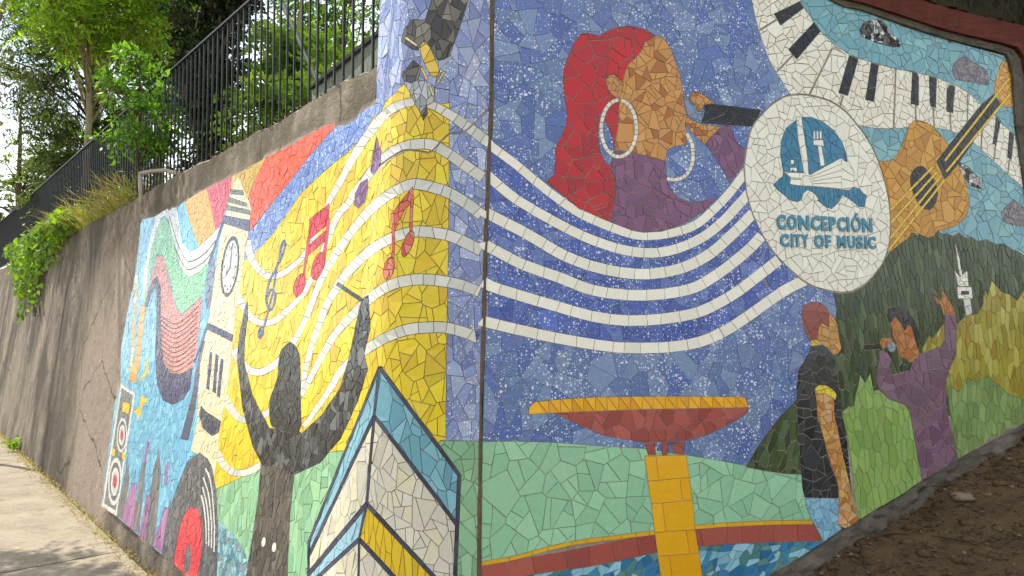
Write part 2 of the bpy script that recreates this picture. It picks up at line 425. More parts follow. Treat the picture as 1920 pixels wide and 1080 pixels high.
def mosaic(wall):
    LY = LAYERS[wall]
    V = []; E = []
    for ly in LY:
        o = len(V); P = ly['poly']; V += [Vector(map(float, p)) for p in P]; E += [(o + i, o + (i + 1) % len(P)) for i in range(len(P))]
    ov, oe, of, *_ = delaunay_2d_cdt(V, E, [], 0, 1e-6)
    ov = np.array([tuple(v) for v in ov]); of = np.array(of); T = ov[of]; cen = T.mean(1)
    own = np.full(len(T), -1)
    for i, ly in enumerate(LY):
        P = ly['poly']; bb = (cen >= P.min(0)).all(1) & (cen <= P.max(0)).all(1); idx = np.where(bb)[0]; c = cen[idx]
        wnd = np.zeros(len(idx), int)
        for k in range(len(P)):
            a, b = P[k], P[(k + 1) % len(P)]
            side = (b[0] - a[0]) * (c[:, 1] - a[1]) - (b[1] - a[1]) * (c[:, 0] - a[0])
            wnd += ((a[1] <= c[:, 1]) & (b[1] > c[:, 1]) & (side > 0)).astype(int) - ((a[1] > c[:, 1]) & (b[1] <= c[:, 1]) & (side < 0)).astype(int)
        own[idx[wnd != 0]] = i
    tiles = []
    for i, ly in enumerate(LY):
        tr = T[own == i]
        if not len(tr) or ly['bare']: continue
        tr = np.array([t if area(t) > 0 else t[::-1] for t in tr]); tr = tr[[area(t) > 1e-9 for t in tr]]
        if not len(tr): continue
        tmn, tmx = tr.min(1), tr.max(1)
        todo = list(ly['cells'] if ly['cells'] is not None else fill(ly, tr)); guard = 0
        while todo and guard < 60000:
            guard += 1
            c = todo.pop(); c = np.asarray(c)
            if len(c) < 3: continue
            if area(c) < 0: c = c[::-1]
            mn, mx = c.min(0), c.max(0)
            hit = np.where((tmn[:, 0] < mx[0]) & (tmx[:, 0] > mn[0]) & (tmn[:, 1] < mx[1]) & (tmx[:, 1] > mn[1]))[0]
            pieces = []
            for h in hit:
                t = tr[h]; P = [tuple(p) for p in c]
                for k in range(3):
                    P = clip_half(P, t[k], t[(k + 1) % 3])
                    if len(P) < 3: break
                if len(P) > 2: pieces.append(P)
            if not pieces: continue
            lps = loops(pieces)
            if any(area(l) < -2e-5 for l in lps):
                l = min(lps, key=area); m = tuple(np.mean(l, 0)); t = random.uniform(0, math.pi); e = (m[0] + math.cos(t), m[1] + math.sin(t))
                cc = [tuple(p) for p in c]
                if mx[0] - mn[0] > .008: todo += [q for q in (clip_half(cc, m, e), clip_half(cc, e, m)) if len(q) > 2]; continue
            for l in lps:
                if area(l) < 3e-5: continue
                P = tidy(l)
                if len(P) < 3: continue
                g = ly['gap']; Q = inset(P, g)
                if area(Q) < 1.5e-5 or area(Q) > area(P): continue
                tiles.append((ly, Q))
    return tiles
def tile_rings(Q, ly):
    """Bottom and top outline of one tile on the wall and the heights of its top."""
    g = random.gauss; tl = .019 if ly['mat'] != 'mirror_tile' else .08
    cx, cy = sum(q[0] for q in Q) / len(Q), sum(q[1] for q in Q) / len(Q); h0 = .0024 + .0005 * g(0, 1); gx, gz = g(0, 1) * tl, g(0, 1) * tl
    rad = max(.006, max(math.hypot(q[0] - cx, q[1] - cy) for q in Q)); k = min(1, .0016 / (rad * max(abs(gx), abs(gz), 1e-6)))
    top = inset(Q, .0003); top = top if area(top) > .5 * area(Q) else list(Q)
    return top, [h0 + ((t[0] - cx) * gx + (t[1] - cy) * gz) * k for t in top]
def tile_tone(ly):
    c = lin(random.choice(ly['col'])); j = ly['jit'] * .7
    return np.append(np.clip(c * (1 + random.gauss(0, j)) * (1 + np.array([random.gauss(0, j * .35) for _ in range(3)])), .004, .88), random.random())
def fill_attrs(me, sz, face_cols):
    at1 = me.attributes.new('sz', 'FLOAT_VECTOR', 'POINT'); at1.data.foreach_set('vector', np.column_stack([sz, np.zeros(len(sz))]).astype(np.float32).ravel())
    at2 = me.attributes.new('tile_color', 'FLOAT_COLOR', 'FACE'); at2.data.foreach_set('color', face_cols.astype(np.float32).ravel())
def lay(wall, root, keep=300):
    """Lay the mosaic: every drawn figure is a part, its largest tiles are objects, the smaller ones are joined."""
    P0 = np.array(root.location); figs = {}; rec = []
    raw = [(ly, Q, *tile_rings(Q, ly)) for ly, Q in mosaic(wall)]
    flat = np.array([q for _, Q, top, h in raw for q in Q]); ftop = np.array([q for _, Q, top, h in raw for q in top]); fh = np.array([v for _, Q, top, h in raw for v in h])
    PB, PT = surf(flat[:, 0], flat[:, 1], -.0045), surf(ftop[:, 0], ftop[:, 1], fh); PX = project(PT); o = 0
    for ly, Q, top, h in raw:
        n = len(Q); b, t, p = PB[o:o + n], PT[o:o + n], PX[o:o + n]; o += n; Q, top = np.array(Q), np.array(top)
        vis = (p[:, 0] > 0).all() and (p[:, 0] < 1920).all() and (p[:, 1] > 0).all() and (p[:, 1] < 1080).all()
        rec.append((abs(area(p)) if vis else 0, ly, Q, b, t, top, tile_tone(ly)))
    order = sorted(range(len(rec)), key=lambda i: -rec[i][0]); single = {i for i in order[:keep] if rec[i][0] > 60}
    rest = {}
    for i, (ar, ly, Q, b, t, top, tone) in enumerate(rec):
        pt = ly['part']
        if pt not in figs: figs[pt] = empty(pt, (0, 0, 0), root)
        n = len(Q)
        F = [tuple(range(n, 2 * n))] + [(k, (k + 1) % n, n + (k + 1) % n, n + k) for k in range(n)]
        V = np.concatenate([b, t]); sz = np.concatenate([Q, top])
        if i in single:
            c = V.mean(0); me = bpy.data.meshes.new('tile'); me.from_pydata([tuple(v) for v in V - c], [], F); me.materials.append(M[ly['mat']])
            fill_attrs(me, sz, np.tile(tone, (n + 1, 1))); link('tile', me, figs[pt], tuple(c - P0))
        else: rest.setdefault((pt, ly['mat']), []).append((V - P0, sz, F, tone))
    for (pt, mat), L in rest.items():
        V, SZ, F, Cc = [], [], [], []; o = 0
        for v, sz, f, tone in L:
            V.append(v); SZ.append(sz); F += [tuple(k + o for k in q) for q in f]; Cc += [tone] * len(f); o += len(v)
        V = np.concatenate(V); me = bpy.data.meshes.new('small_tiles'); me.from_pydata([tuple(v) for v in V], [], F); me.materials.append(M[mat])
        fill_attrs(me, np.concatenate(SZ), np.array(Cc)); tag(link('small_tiles', me, figs[pt]), kind='stuff')
    print('MOSAIC', wall, len(rec), 'tiles', len(single), 'single', len(figs), 'figures')
    return figs
# ------------------------------------------------------------------ right flank: what the mosaic shows (drawn points in the photograph's pixels, laid onto the wall)
W = '#e4e1d0'; STAR = ['#5c719d', '#576c9c', '#657aa3', '#5066a0', '#6d82a6', '#5e739e', '#7287a8', '#556aa0']
DEEP = ['#43599f', '#4c62a6', '#5a6fa8', '#3f549a']
BLACK = ['#141514', '#1a1b1a', '#101110']
def r(*a, **k): R('right', *a, **k)
def s_(*a, **k): S('right', *a, **k)
r('starry_night', [(932, -130), (1440, -130), (1700, 60), (1700, 560), (1560, 700), (1530, 900), (1403, 884), (1300, 870), (905, 845), (906, 780), (909, 670), (915, 440), (925, 200), (927, 0)], STAR, .085, mat='speckled_tile', jit=.07, gap=.0005, split=.35)
r('blue_sky', [(1395, -110), (1553, 0), (1591, 12), (1624, 24), (1701, 52), (1762, 71), (1823, 88), (1882, 104), (1888, 116), (1894, 143), (1899, 196), (1901, 236), (1908, 277), (1914, 324), (1919, 360), (1935, 440), (1945, 520), (1650, 520), (1600, 230), (1480, 0)], ['#72a4ab', '#6b9fa9', '#7badb0', '#6a9aa6'], .06, gap=.0014)
# lawn, pool, fountain
r('lawn', [(904, 828), (960, 827), (1040, 829), (1110, 835), (1208, 841), (1287, 853), (1343, 862), (1403, 874), (1441, 884), (1502, 888), (1512, 940), (1525, 990), (1420, 985), (1308, 990), (1225, 1000), (1167, 1008), (1060, 1022), (960, 1048), (902, 1062)], ['#8fbf98', '#97c79f', '#8abb95'], .085, split=.6, jit=.035)
WATER = ['#3f86a0', '#2f6f93', '#7fb4c4', '#5d8b86', '#4d7f7c', '#8fc0cf', '#3b7aa5']
r('pool_water', [(900, 1075), (960, 1068), (1100, 1045), (1230, 1025), (1310, 1015), (1420, 1010), (1536, 1008), (1544, 1016), (1502, 1043), (1441, 1078), (1330, 1140), (1150, 1235), (900, 1365)], WATER, .06, asp=.55, ang=.45, split=.3, jit=.08)
s_('pool_rim', [(902, 1074), (960, 1066), (1100, 1044), (1227, 1018), (1310, 1007), (1420, 1001), (1538, 998)], [31, 33, 38, 37, 35, 33, 33], ['#9c4f44', '#a3564a', '#8f4a42'], .11, jit=.05)
s_('pool_rim', [(902, 1057), (960, 1047), (1060, 1021), (1167, 1006), (1225, 999), (1308, 988), (1420, 981), (1524, 979)], 8, '#d9a421', .10)
rim_t = catmull([(990, 775), (992, 763), (1003, 753), (1043, 749), (1120, 744), (1213, 743), (1300, 743), (1397, 744)], False, 4)
rim = [(990, 775), (992, 763), (1003, 753), (1043, 749), (1120, 744), (1213, 743), (1300, 743), (1397, 744), (1403, 764), (1300, 766), (1227, 767), (1093, 772), (1027, 775), (993, 777)]
tx = np.linspace(1006, 1400, 19); ty = lambda x: np.interp(x, [990, 1003, 1043, 1120, 1397], [752, 750, 746, 741, 741]); by = lambda x: np.interp(x, [990, 1093, 1227, 1403], [780, 775, 770, 767])
zc = [[(986, 745), (tx[0], ty(tx[0])), (tx[0] + 14, by(tx[0] + 14)), (986, 782)]]
for i in range(len(tx) - 1):
    m = (tx[i] + tx[i + 1]) / 2 + 4
    zc += [[(tx[i], ty(tx[i])), (tx[i + 1], ty(tx[i + 1])), (m + 8, by(m))], [(tx[i], ty(tx[i])), (m + 8, by(m)), (m - 14, by(m))]]
zc.append([(tx[-1], ty(tx[-1])), (1410, 741), (1410, 768), (tx[-1] - 4, 768)])
r('fountain_bowl', [(1038, 774), (1093, 771), (1227, 766), (1403, 764), (1403, 772), (1377, 790), (1327, 815), (1280, 828), (1207, 830), (1133, 817), (1087, 798)], ['#9d4c43', '#a4544a', '#8f443e'], .075)
r('fountain_rim', rim, ['#dfa51c', '#d6971a', '#e2ab22'], .05, cells=zc, jit=.05)
for p in ([(1208, 832), (1228, 831), (1229, 853), (1215, 853)], [(1240, 830), (1252, 830), (1252, 853), (1241, 853)], [(1255, 830), (1283, 829), (1283, 852), (1264, 851)]): r('fountain_bowl', p, '#984840', .08, split=0)
cl = [(1208, 855), (1214, 902), (1221, 945), (1227, 998), (1233, 1043), (1240, 1092), (1248, 1150)]
cr = [(1286, 853), (1292, 895), (1298, 938), (1303, 993), (1311, 1037), (1317, 1085), (1325, 1150)]
cells = []
for i in range(6):
    a, b, c, d = map(np.array, (cl[i], cr[i], cr[i + 1], cl[i + 1])); f = .27 if i % 2 == 0 or i == 4 else .77
    if i == 3: f = .77
    m0, m1 = a + (b - a) * f, d + (c - d) * f; cells += [[a, m0, m1, d], [m0, b, c, m1]]
r('fountain_column', cl + cr[::-1], ['#dc9f17', '#d4961a', '#e0a81f'], .08, cells=cells, jit=.05)
# hills
HILL = ['#3a4a2b', '#41522f', '#323f27', '#4a5a3a']
r('dark_hillside', [(1560, 545), (1612, 538), (1640, 515), (1667, 474), (1675, 463), (1686, 458), (1695, 447), (1702, 446), (1709, 434), (1718, 442), (1725, 437), (1739, 446), (1748, 438), (1756, 431), (1765, 440), (1775, 438), (1786, 443), (1798, 436), (1808, 446), (1820, 444), (1832, 452), (1850, 449), (1866, 458), (1881, 457), (1896, 468), (1909, 472), (1926, 484), (1960, 500), (1960, 780), (1760, 780), (1566, 790), (1562, 650), (1568, 580)], HILL, .030, asp=2.9, ang=.12, split=0, jit=.16, gap=.0019)
r('dark_hillside', [(1398, 876), (1415, 846), (1433, 819), (1461, 782), (1494, 748), (1510, 740), (1510, 890), (1470, 888), (1441, 884)], HILL, .034, asp=2.3, ang=-.3, split=0, jit=.12, gap=.0020)
r('olive_meadow', [(1728, 656), (1736, 640), (1742, 628), (1748, 634), (1757, 624), (1768, 607), (1795, 607), (1802, 600), (1813, 592), (1832, 589), (1843, 570), (1846, 544), (1852, 555), (1859, 526), (1870, 539), (1879, 548), (1893, 552), (1907, 564), (1914, 552), (1922, 543), (1962, 530), (1962, 790), (1889, 760), (1773, 740)], ['#9a9138', '#a39b42', '#918734', '#aba450', '#96832e'], .034, asp=2.6, ang=-.05, split=0, jit=.10)
GR = ['#86a356', '#8eab5c', '#7d9c50', '#88a760']
r('light_meadow', [(1773, 703), (1779, 707), (1785, 726), (1798, 736), (1808, 716), (1816, 708), (1826, 716), (1838, 712), (1852, 703), (1862, 716), (1873, 723), (1889, 739), (1905, 744), (1962, 762), (1962, 768), (1920, 792), (1899, 804), (1847, 830), (1794, 861), (1788, 840)], ['#7c9458', '#849d60', '#748b52'], .036, asp=2.3, ang=-.1, split=0, jit=.09)
r('light_meadow', [(1575, 774), (1590, 764), (1601, 762), (1604, 740), (1609, 722), (1612, 702), (1622, 718), (1631, 700), (1637, 733), (1650, 731), (1668, 747), (1699, 758), (1709, 773), (1719, 830), (1732, 898), (1728, 900), (1686, 930), (1640, 956), (1611, 975), (1602, 936), (1598, 880), (1588, 815)], GR, .040, asp=2.3, ang=.1, split=0, jit=.06)
# keyboard and guitar
r('piano_keyboard', [(1400, -70), (1409, 0), (1415, 28), (1422, 57), (1441, 112), (1459, 143), (1479, 175), (1540, 215), (1606, 236), (1634, 240), (1676, 242), (1703, 239), (1753, 240), (1776, 244), (1798, 251), (1820, 263), (1862, 302), (1892, 330), (1918, 353), (1909, 291), (1902, 252), (1878, 233), (1864, 216), (1838, 197), (1817, 175), (1793, 161), (1754, 145), (1711, 135), (1681, 130), (1644, 120), (1614, 111), (1591, 102), (1563, 83), (1538, 59), (1524, 39), (1508, 16), (1499, 0), (1478, -70)], [W, '#e0dcc9', '#dbd6c2'], .055, split=.6, jit=.03, gap=.0016)
for a, b in (((1456, 37), (1422, 58)), ((1485, 105), (1456, 135)), ((1563, 85), (1515, 182)), ((1580, 180), (1573, 206)), ((1679, 128), (1675, 242)), ((1716, 197), (1717, 240)), ((1749, 202), (1751, 240)), ((1781, 212), (1782, 246)), ((1814, 176), (1813, 258)), ((1841, 240), (1839, 281)), ((1866, 272), (1863, 302)), ((1892, 299), (1889, 328))):
    s_('piano_keyboard', [a, b], 2.6, W, smooth=False, bare=True)
for k in ([(1451, 26), (1499, 3), (1507, 15), (1463, 48)], [(1526, 42), (1538, 59), (1493, 112), (1478, 93)], [(1592, 103), (1609, 111), (1589, 180), (1572, 174)], [(1633, 118), (1647, 122), (1638, 191), (1622, 187)], [(1710, 135), (1722, 138), (1722, 198), (1707, 195)], [(1741, 143), (1756, 147), (1754, 203), (1744, 199)], [(1775, 157), (1790, 162), (1786, 213), (1774, 209)], [(1867, 219), (1875, 229), (1867, 273), (1861, 269)], [(1892, 246), (1901, 252), (1896, 299), (1888, 295)]):
    r('piano_black_key', k, BLACK, .06, split=.4)
CLD = ['#6f6a70', '#7d767a', '#655f68', '#837b7e']
r('mirror_cloud', [(1611, 57), (1618, 44), (1634, 36), (1650, 38), (1661, 49), (1671, 61), (1688, 80), (1687, 88), (1673, 89), (1644, 81), (1616, 69)], ['#8a8680', '#3c3a36', '#b4b0a8', '#5d5a55', '#26241f'], .026, mat='mirror_tile', jit=.2)
r('grey_cloud', [(1785, 130), (1787, 120), (1797, 112), (1809, 104), (1819, 114), (1833, 122), (1848, 132), (1853, 147), (1852, 160), (1831, 155), (1799, 151), (1789, 145)], CLD, .035, gap=.0008, smooth=True)
r('mirror_cloud', [(1795, 302), (1814, 313), (1831, 330), (1842, 344), (1839, 355), (1820, 349), (1806, 336)], ['#8a8680', '#3c3a36', '#a09c94', '#5d5a55'], .026, mat='mirror_tile', jit=.2)
r('grey_cloud', [(1876, 399), (1887, 386), (1900, 374), (1914, 386), (1930, 396), (1930, 426), (1898, 422), (1881, 416)], CLD, .035, gap=.0008)
GT = ['#b98119', '#c08a1f', '#b27a16', '#c79430']
r('guitar_body', [(1640, 302), (1671, 302), (1681, 291), (1695, 263), (1703, 236), (1714, 226), (1731, 227), (1748, 237), (1762, 252), (1776, 270), (1790, 300), (1803, 324), (1812, 347), (1817, 380), (1812, 405), (1795, 422), (1776, 429), (1757, 433), (1751, 443), (1739, 446), (1725, 440), (1709, 436), (1703, 446), (1690, 455), (1667, 474), (1655, 480)], GT, .062, split=.6)
r('guitar_headstock', [(1863, 175), (1867, 147), (1874, 122), (1885, 110), (1894, 143), (1899, 200), (1882, 202), (1874, 191)], ['#c9932a', '#d0a04a', '#c28a22'], .04)
r('guitar_neck', [(1755, 303), (1798, 248), (1839, 197), (1862, 177), (1876, 196), (1826, 263), (1798, 305), (1771, 337)], BLACK, .05)
r('guitar_sound_hole', [(1709, 324), (1720, 312), (1731, 313), (1742, 324), (1755, 347), (1757, 369), (1748, 390), (1737, 394), (1723, 383), (1712, 363), (1706, 341)], BLACK, .035, smooth=True)
for a, b in (((1666, 397), (1750, 312)), ((1667, 421), (1757, 322)), ((1667, 449), (1765, 329)), ((1664, 471), (1771, 337)), ((1771, 302), (1892, 147)), ((1774, 322), (1894, 176))): s_('guitar_string', [a, b], 4.2, '#d8b73a', .045, smooth=False, skew=0, gap=.0007)
# transmitter tower on the hill
r('white_tower', [(1790, 454), (1799, 488), (1804, 517), (1799, 517), (1796, 500)], W, .05, split=0)
r('white_tower', [(1789, 505), (1799, 520), (1806, 514), (1813, 508), (1816, 537), (1796, 537)], W, .03)
r('white_tower', [(1794, 538), (1821, 538), (1823, 560), (1796, 560)], W, .05, split=0)
r('white_tower', [(1802, 546), (1816, 546), (1816, 552), (1802, 552)], '#1d1f1c', .05, split=0, gap=.0005)
r('white_tower', [(1805, 560), (1819, 560), (1823, 588), (1811, 592)], '#c9cbc4', .05)
# staff lines
STAFF = [[(905, 262), (923, 276), (965, 307), (1025, 357), (1085, 399), (1142, 425), (1187, 440), (1220, 442), (1260, 437), (1305, 421), (1342, 389), (1370, 359), (1400, 320)],
 [(905, 326), (925, 339), (965, 372), (1025, 408), (1100, 446), (1175, 470), (1240, 473), (1300, 454), (1350, 420), (1404, 362)],
 [(900, 394), (915, 401), (990, 440), (1055, 478), (1120, 502), (1200, 514), (1270, 505), (1325, 480), (1370, 442), (1412, 400)],
 [(900, 454), (915, 462), (980, 496), (1050, 521), (1115, 545), (1200, 554), (1290, 543), (1345, 514), (1400, 471), (1428, 442)],
 [(898, 528), (932, 541), (1035, 572), (1120, 595), (1200, 601), (1300, 588), (1370, 555), (1420, 518), (1460, 487)],
 [(895, 600), (912, 604), (980, 620), (1055, 636), (1155, 651), (1250, 651), (1315, 640), (1370, 614), (1420, 580), (1470, 545), (1510, 525)]]
for i, p in enumerate(STAFF): s_('staff_line', [(q[0] + (6 if k == 0 else 0), q[1]) for k, q in enumerate(p)], [17, 19, 21, 21, 21][min(i, 4)], [W, '#dfdcca'], .075 if i else .085, jit=.025)
for a, b in ((0, 1), (1, 2), (2, 3), (3, 4), (4, 5)):          # deeper blue between the lines
    pa, pb = STAFF[a], STAFF[b]
    poly = [(max(q[0], 915), q[1]) for q in pa] + [(max(q[0], 915), q[1]) for q in pb[::-1]]
    LAYERS['right'].insert(1, None); R('right', 'starry_night', poly, DEEP, .07, mat='speckled_tile', jit=.08, gap=.0005, split=.3); LAYERS['right'][1] = LAYERS['right'].pop()
# singer with red hair
r('singer_hair', [(1024, 341), (1038, 328), (1041, 299), (1041, 277), (1052, 255), (1060, 237), (1063, 218), (1059, 188), (1055, 155), (1057, 127), (1064, 108), (1075, 83), (1088, 64), (1099, 62), (1118, 66), (1124, 68), (1135, 60), (1153, 52), (1179, 49), (1205, 54), (1220, 62), (1229, 68), (1215, 90), (1190, 120), (1170, 150), (1162, 184), (1160, 220), (1157, 246), (1150, 284), (1147, 300), (1144, 318), (1152, 334), (1153, 362), (1150, 387), (1142, 416), (1085, 391)], ['#ad0f1a', '#b4141c', '#a51520', '#b80e17'], .07, split=.6, jit=.07, gap=.0019)
r('starry_night', [(1124, 212), (1131, 226), (1136, 232), (1143, 244), (1148, 262), (1150, 281), (1147, 300), (1142, 309), (1136, 307), (1126, 287), (1122, 265), (1122, 240)], STAR, .06, mat='speckled_tile', gap=.0005)
FACE = ['#c08840', '#c48c44', '#bc843e', '#c69048', '#a2611f', '#c08840', '#c48c44']
r('singer_face', [(1229, 68), (1238, 68), (1247, 76), (1258, 92), (1264, 110), (1271, 131), (1277, 152), (1281, 175), (1282, 193), (1285, 209), (1289, 220), (1284, 236), (1288, 248), (1287, 271), (1264, 275), (1251, 281), (1247, 303), (1220, 294), (1195, 288), (1152, 281), (1157, 246), (1160, 220), (1160, 207), (1161, 186), (1168, 152), (1172, 133), (1178, 120), (1191, 109), (1203, 94), (1209, 79)], FACE, .05, split=.75, jit=.05)
r('singer_face', [(1136, 152), (1142, 141), (1150, 139), (1160, 148), (1168, 158), (1165, 172), (1160, 185), (1150, 180), (1141, 170)], ['#b97f3a', '#b98a50'], .035, smooth=True)
PU = ['#794c6e', '#815374', '#714668']
r('singer_sweater', [(1152, 281), (1195, 288), (1220, 294), (1247, 303), (1249, 320), (1250, 340), (1259, 358), (1271, 371), (1290, 378), (1314, 378), (1345, 369), (1322, 395), (1281, 420), (1241, 434), (1206, 436), (1187, 433), (1142, 416), (1150, 387), (1153, 362), (1152, 334), (1144, 318), (1147, 300), (1150, 284)], PU, .06, split=.55, gap=.0018)
r('singer_sweater', [(1351, 238), (1367, 235), (1375, 255), (1386, 273), (1404, 284), (1402, 300), (1391, 314), (1367, 344), (1353, 316), (1338, 293), (1322, 271), (1330, 259)], PU, .055, gap=.0018)
r('singer_hand', [(1288, 220), (1305, 229), (1317, 233), (1351, 238), (1330, 259), (1321, 271), (1306, 258), (1294, 245), (1284, 232)], FACE, .035)
r('microphone_head', [(1282, 180), (1290, 181), (1294, 196), (1305, 198), (1306, 209), (1317, 209), (1316, 227), (1305, 225), (1290, 219), (1284, 201)], '#7388a0', .06, split=0)
r('microphone_grip', [(1319, 193), (1341, 196), (1426, 206), (1413, 238), (1314, 231), (1321, 211)], BLACK, .055, split=.6)
r('singer_hand', [(1292, 180), (1300, 172), (1313, 175), (1326, 183), (1341, 194), (1321, 196), (1316, 206), (1306, 210), (1304, 196), (1295, 196)], FACE, .03)
s_('hoop_earring', [(1160 + 33 * math.cos(t), 241 + 53.5 * math.sin(t)) for t in np.linspace(-1.45, -1.45 + 2 * math.pi - .12, 26)], 7.5, ['#d8d3c0', '#e0dccb'], .024, skew=.1, gap=.0012)
s_('hoop_earring', [(1287, 250), (1296, 267), (1299, 287), (1297, 308), (1288, 326), (1275, 335), (1263, 337), (1250, 335)], 7.5, ['#d8d3c0', '#e0dccb'], .022, skew=.1, gap=.0012)
# emblem
OV = [(1490, 179), (1516, 180), (1553, 190), (1583, 209), (1606, 235), (1628, 266), (1645, 302), (1657, 339), (1665, 375), (1668, 405), (1668, 432), (1665, 462), (1655, 491), (1636, 517), (1612, 539), (1589, 547), (1563, 546), (1533, 539), (1508, 527), (1486, 509), (1459, 482), (1439, 456), (1420, 421), (1408, 391), (1400, 360), (1397, 333), (1396, 308), (1402, 268), (1410, 241), (1425, 219), (1447, 197), (1467, 184)]
oc = np.mean(OV, 0)
r('emblem_ground', [tuple(oc + (np.array(p) - oc) * 1.013) for p in OV], W, smooth=True, bare=True)
r('emblem_ground', OV, [W, '#dedac9', '#e2dfcf'], .055, split=.6, jit=.025, smooth=True)
TEAL = ['#2f7796', '#2c7190', '#347d9a']
r('emblem_skyline', [(1468, 322), (1463, 292), (1465, 262), (1473, 241), (1490, 227), (1504, 220), (1522, 220), (1543, 229), (1563, 245), (1577, 264), (1585, 284), (1589, 304), (1577, 300), (1520, 327), (1500, 325)], TEAL, .05, gap=.0009)
r('emblem_skyline', [(1449, 347), (1461, 335), (1467, 331), (1468, 322), (1482, 333), (1482, 346), (1591, 357), (1600, 350), (1612, 355), (1618, 363), (1625, 367), (1622, 376), (1620, 388), (1610, 388), (1592, 373), (1579, 366), (1572, 379), (1559, 392), (1549, 389), (1537, 379), (1526, 362), (1514, 356), (1506, 362), (1502, 375), (1494, 379), (1480, 375), (1465, 362), (1457, 356)], TEAL, .018, asp=5, ang=.1, split=0, gap=.0008)
def slats(P, n):                               # rows between the left side P0-P3 and the right side P1-P2
    P = [np.array(k, float) for k in P]; return [[P[0] + (P[3] - P[0]) * i / n, P[1] + (P[2] - P[1]) * i / n, P[1] + (P[2] - P[1]) * (i + 1) / n, P[0] + (P[3] - P[0]) * (i + 1) / n] for i in range(n)]
for f, n in (([(1520, 327), (1577, 296), (1578, 354), (1524, 349)], 5), ([(1577, 296), (1600, 321), (1601, 351), (1578, 355)], 3)): r('emblem_building', f, W, .05, cells=slats(f, n), jit=.02, gap=.0011)
r('emblem_tower', [(1492, 219), (1502, 219), (1512, 284), (1517, 333), (1524, 349), (1504, 349), (1507, 325), (1496, 262)], W, .07, split=.2, jit=.02)
r('emblem_tower', [(1469, 322), (1510, 325), (1502, 335), (1482, 333)], W, .08, split=0); r('emblem_tower', [(1482, 336), (1502, 337), (1504, 349), (1481, 346)], W, .08, split=0)
r('emblem_tower', [(1482, 300), (1488, 300), (1488, 308), (1482, 308)], W, .08, split=0, gap=.0006); r('emblem_tower', [(1481, 314), (1494, 314), (1495, 322), (1481, 322)], W, .08, split=0)
r('emblem_tower', [(1533, 274), (1540, 274), (1546, 310), (1538, 312)], W, .08, split=0, gap=.0008); r('emblem_tower', [(1524, 263), (1543, 262), (1545, 274), (1525, 272)], W, .08, split=0, gap=.0008)
for x in (1526.5, 1532, 1538): r('emblem_tower', [(x - 1.6, 246), (x + 1.6, 246), (x + 1.9, 261), (x - 1.3, 261)], W, .08, split=0, gap=.0003)
# standing man
r('man_jeans', [(1508, 931), (1572, 934), (1572, 984), (1578, 992), (1544, 1016), (1531, 991), (1522, 976), (1513, 953)], ['#7fb0c6', '#88b8cc', '#78a8c0'], .045, split=.8)
r('man_shirt', [(1521, 649), (1509, 674), (1497, 694), (1493, 728), (1494, 772), (1497, 813), (1500, 858), (1504, 913), (1508, 933), (1572, 935), (1596, 922), (1591, 858), (1587, 813), (1579, 780), (1573, 734), (1568, 692), (1561, 666), (1551, 654), (1542, 647)], ['#2c2f30', '#343637', '#28292b', '#3a3b3b'], .052, split=.6, gap=.0018)
r('man_arm', [(1529, 737), (1533, 788), (1538, 798), (1549, 842), (1562, 884), (1571, 909), (1573, 936), (1571, 984), (1584, 991), (1604, 980), (1610, 976), (1601, 949), (1598, 936), (1591, 900), (1580, 853), (1569, 798), (1564, 780), (1563, 745), (1545, 735)], ['#b9813f', '#c48f50', '#cba070', '#b0742f', '#c9a05a', '#c08a55'], .042, split=.6)
r('man_sleeve', [(1528, 738), (1528, 728), (1535, 722), (1547, 722), (1562, 731), (1568, 739), (1566, 750), (1560, 746), (1547, 738), (1536, 738)], ['#d8bd2c', '#dcc43c'], .05)
r('man_face', [(1554, 588), (1563, 594), (1570, 610), (1573, 632), (1577, 654), (1571, 663), (1562, 666), (1553, 654), (1542, 647), (1532, 637), (1530, 610), (1540, 600)], ['#b98a42', '#be8e48', '#b3833e'], .05)
r('man_hair', [(1518, 639), (1513, 632), (1504, 606), (1502, 586), (1508, 572), (1520, 567), (1535, 567), (1549, 576), (1554, 588), (1554, 614), (1549, 610), (1541, 605), (1535, 614), (1531, 638)], ['#84433a', '#8b493f'], .09, gap=.0006)
r('man_collar', [(1519, 640), (1530, 636), (1541, 646), (1533, 647), (1520, 649)], '#d8b92a', .06, split=0)
# waving singer in purple
r('waving_singer_shirt', [(1648, 657), (1669, 662), (1671, 675), (1668, 691), (1671, 704), (1704, 695), (1707, 683), (1724, 664), (1764, 649), (1771, 636), (1770, 589), (1793, 592), (1793, 631), (1792, 664), (1782, 689), (1773, 711), (1775, 767), (1782, 798), (1790, 835), (1796, 862), (1770, 877), (1728, 901), (1715, 830), (1705, 773), (1697, 760), (1668, 749), (1650, 733), (1645, 724), (1643, 715), (1644, 698), (1647, 675)], ['#75596a', '#7c6070', '#6e5263', '#795d69'], .068, split=.5, gap=.0018)
SK = ['#a96c36', '#b0733b', '#a2642f']
r('waving_singer_face', [(1669, 606), (1679, 593), (1689, 607), (1696, 620), (1702, 608), (1709, 613), (1714, 631), (1720, 653), (1725, 664), (1707, 682), (1698, 673), (1684, 667), (1680, 644), (1674, 631), (1670, 613)], SK, .05)
r('waving_singer_hair', [(1667, 605), (1663, 591), (1667, 580), (1678, 574), (1693, 580), (1707, 593), (1718, 609), (1722, 622), (1720, 651), (1714, 631), (1709, 613), (1702, 608), (1696, 620), (1689, 607), (1679, 593), (1669, 606)], ['#23282a', '#2b3032'], .045)
r('waving_singer_hand', [(1768, 589), (1763, 573), (1755, 567), (1746, 548), (1760, 562), (1766, 564), (1764, 549), (1758, 540), (1769, 547), (1778, 560), (1787, 578), (1792, 590)], SK, .035)
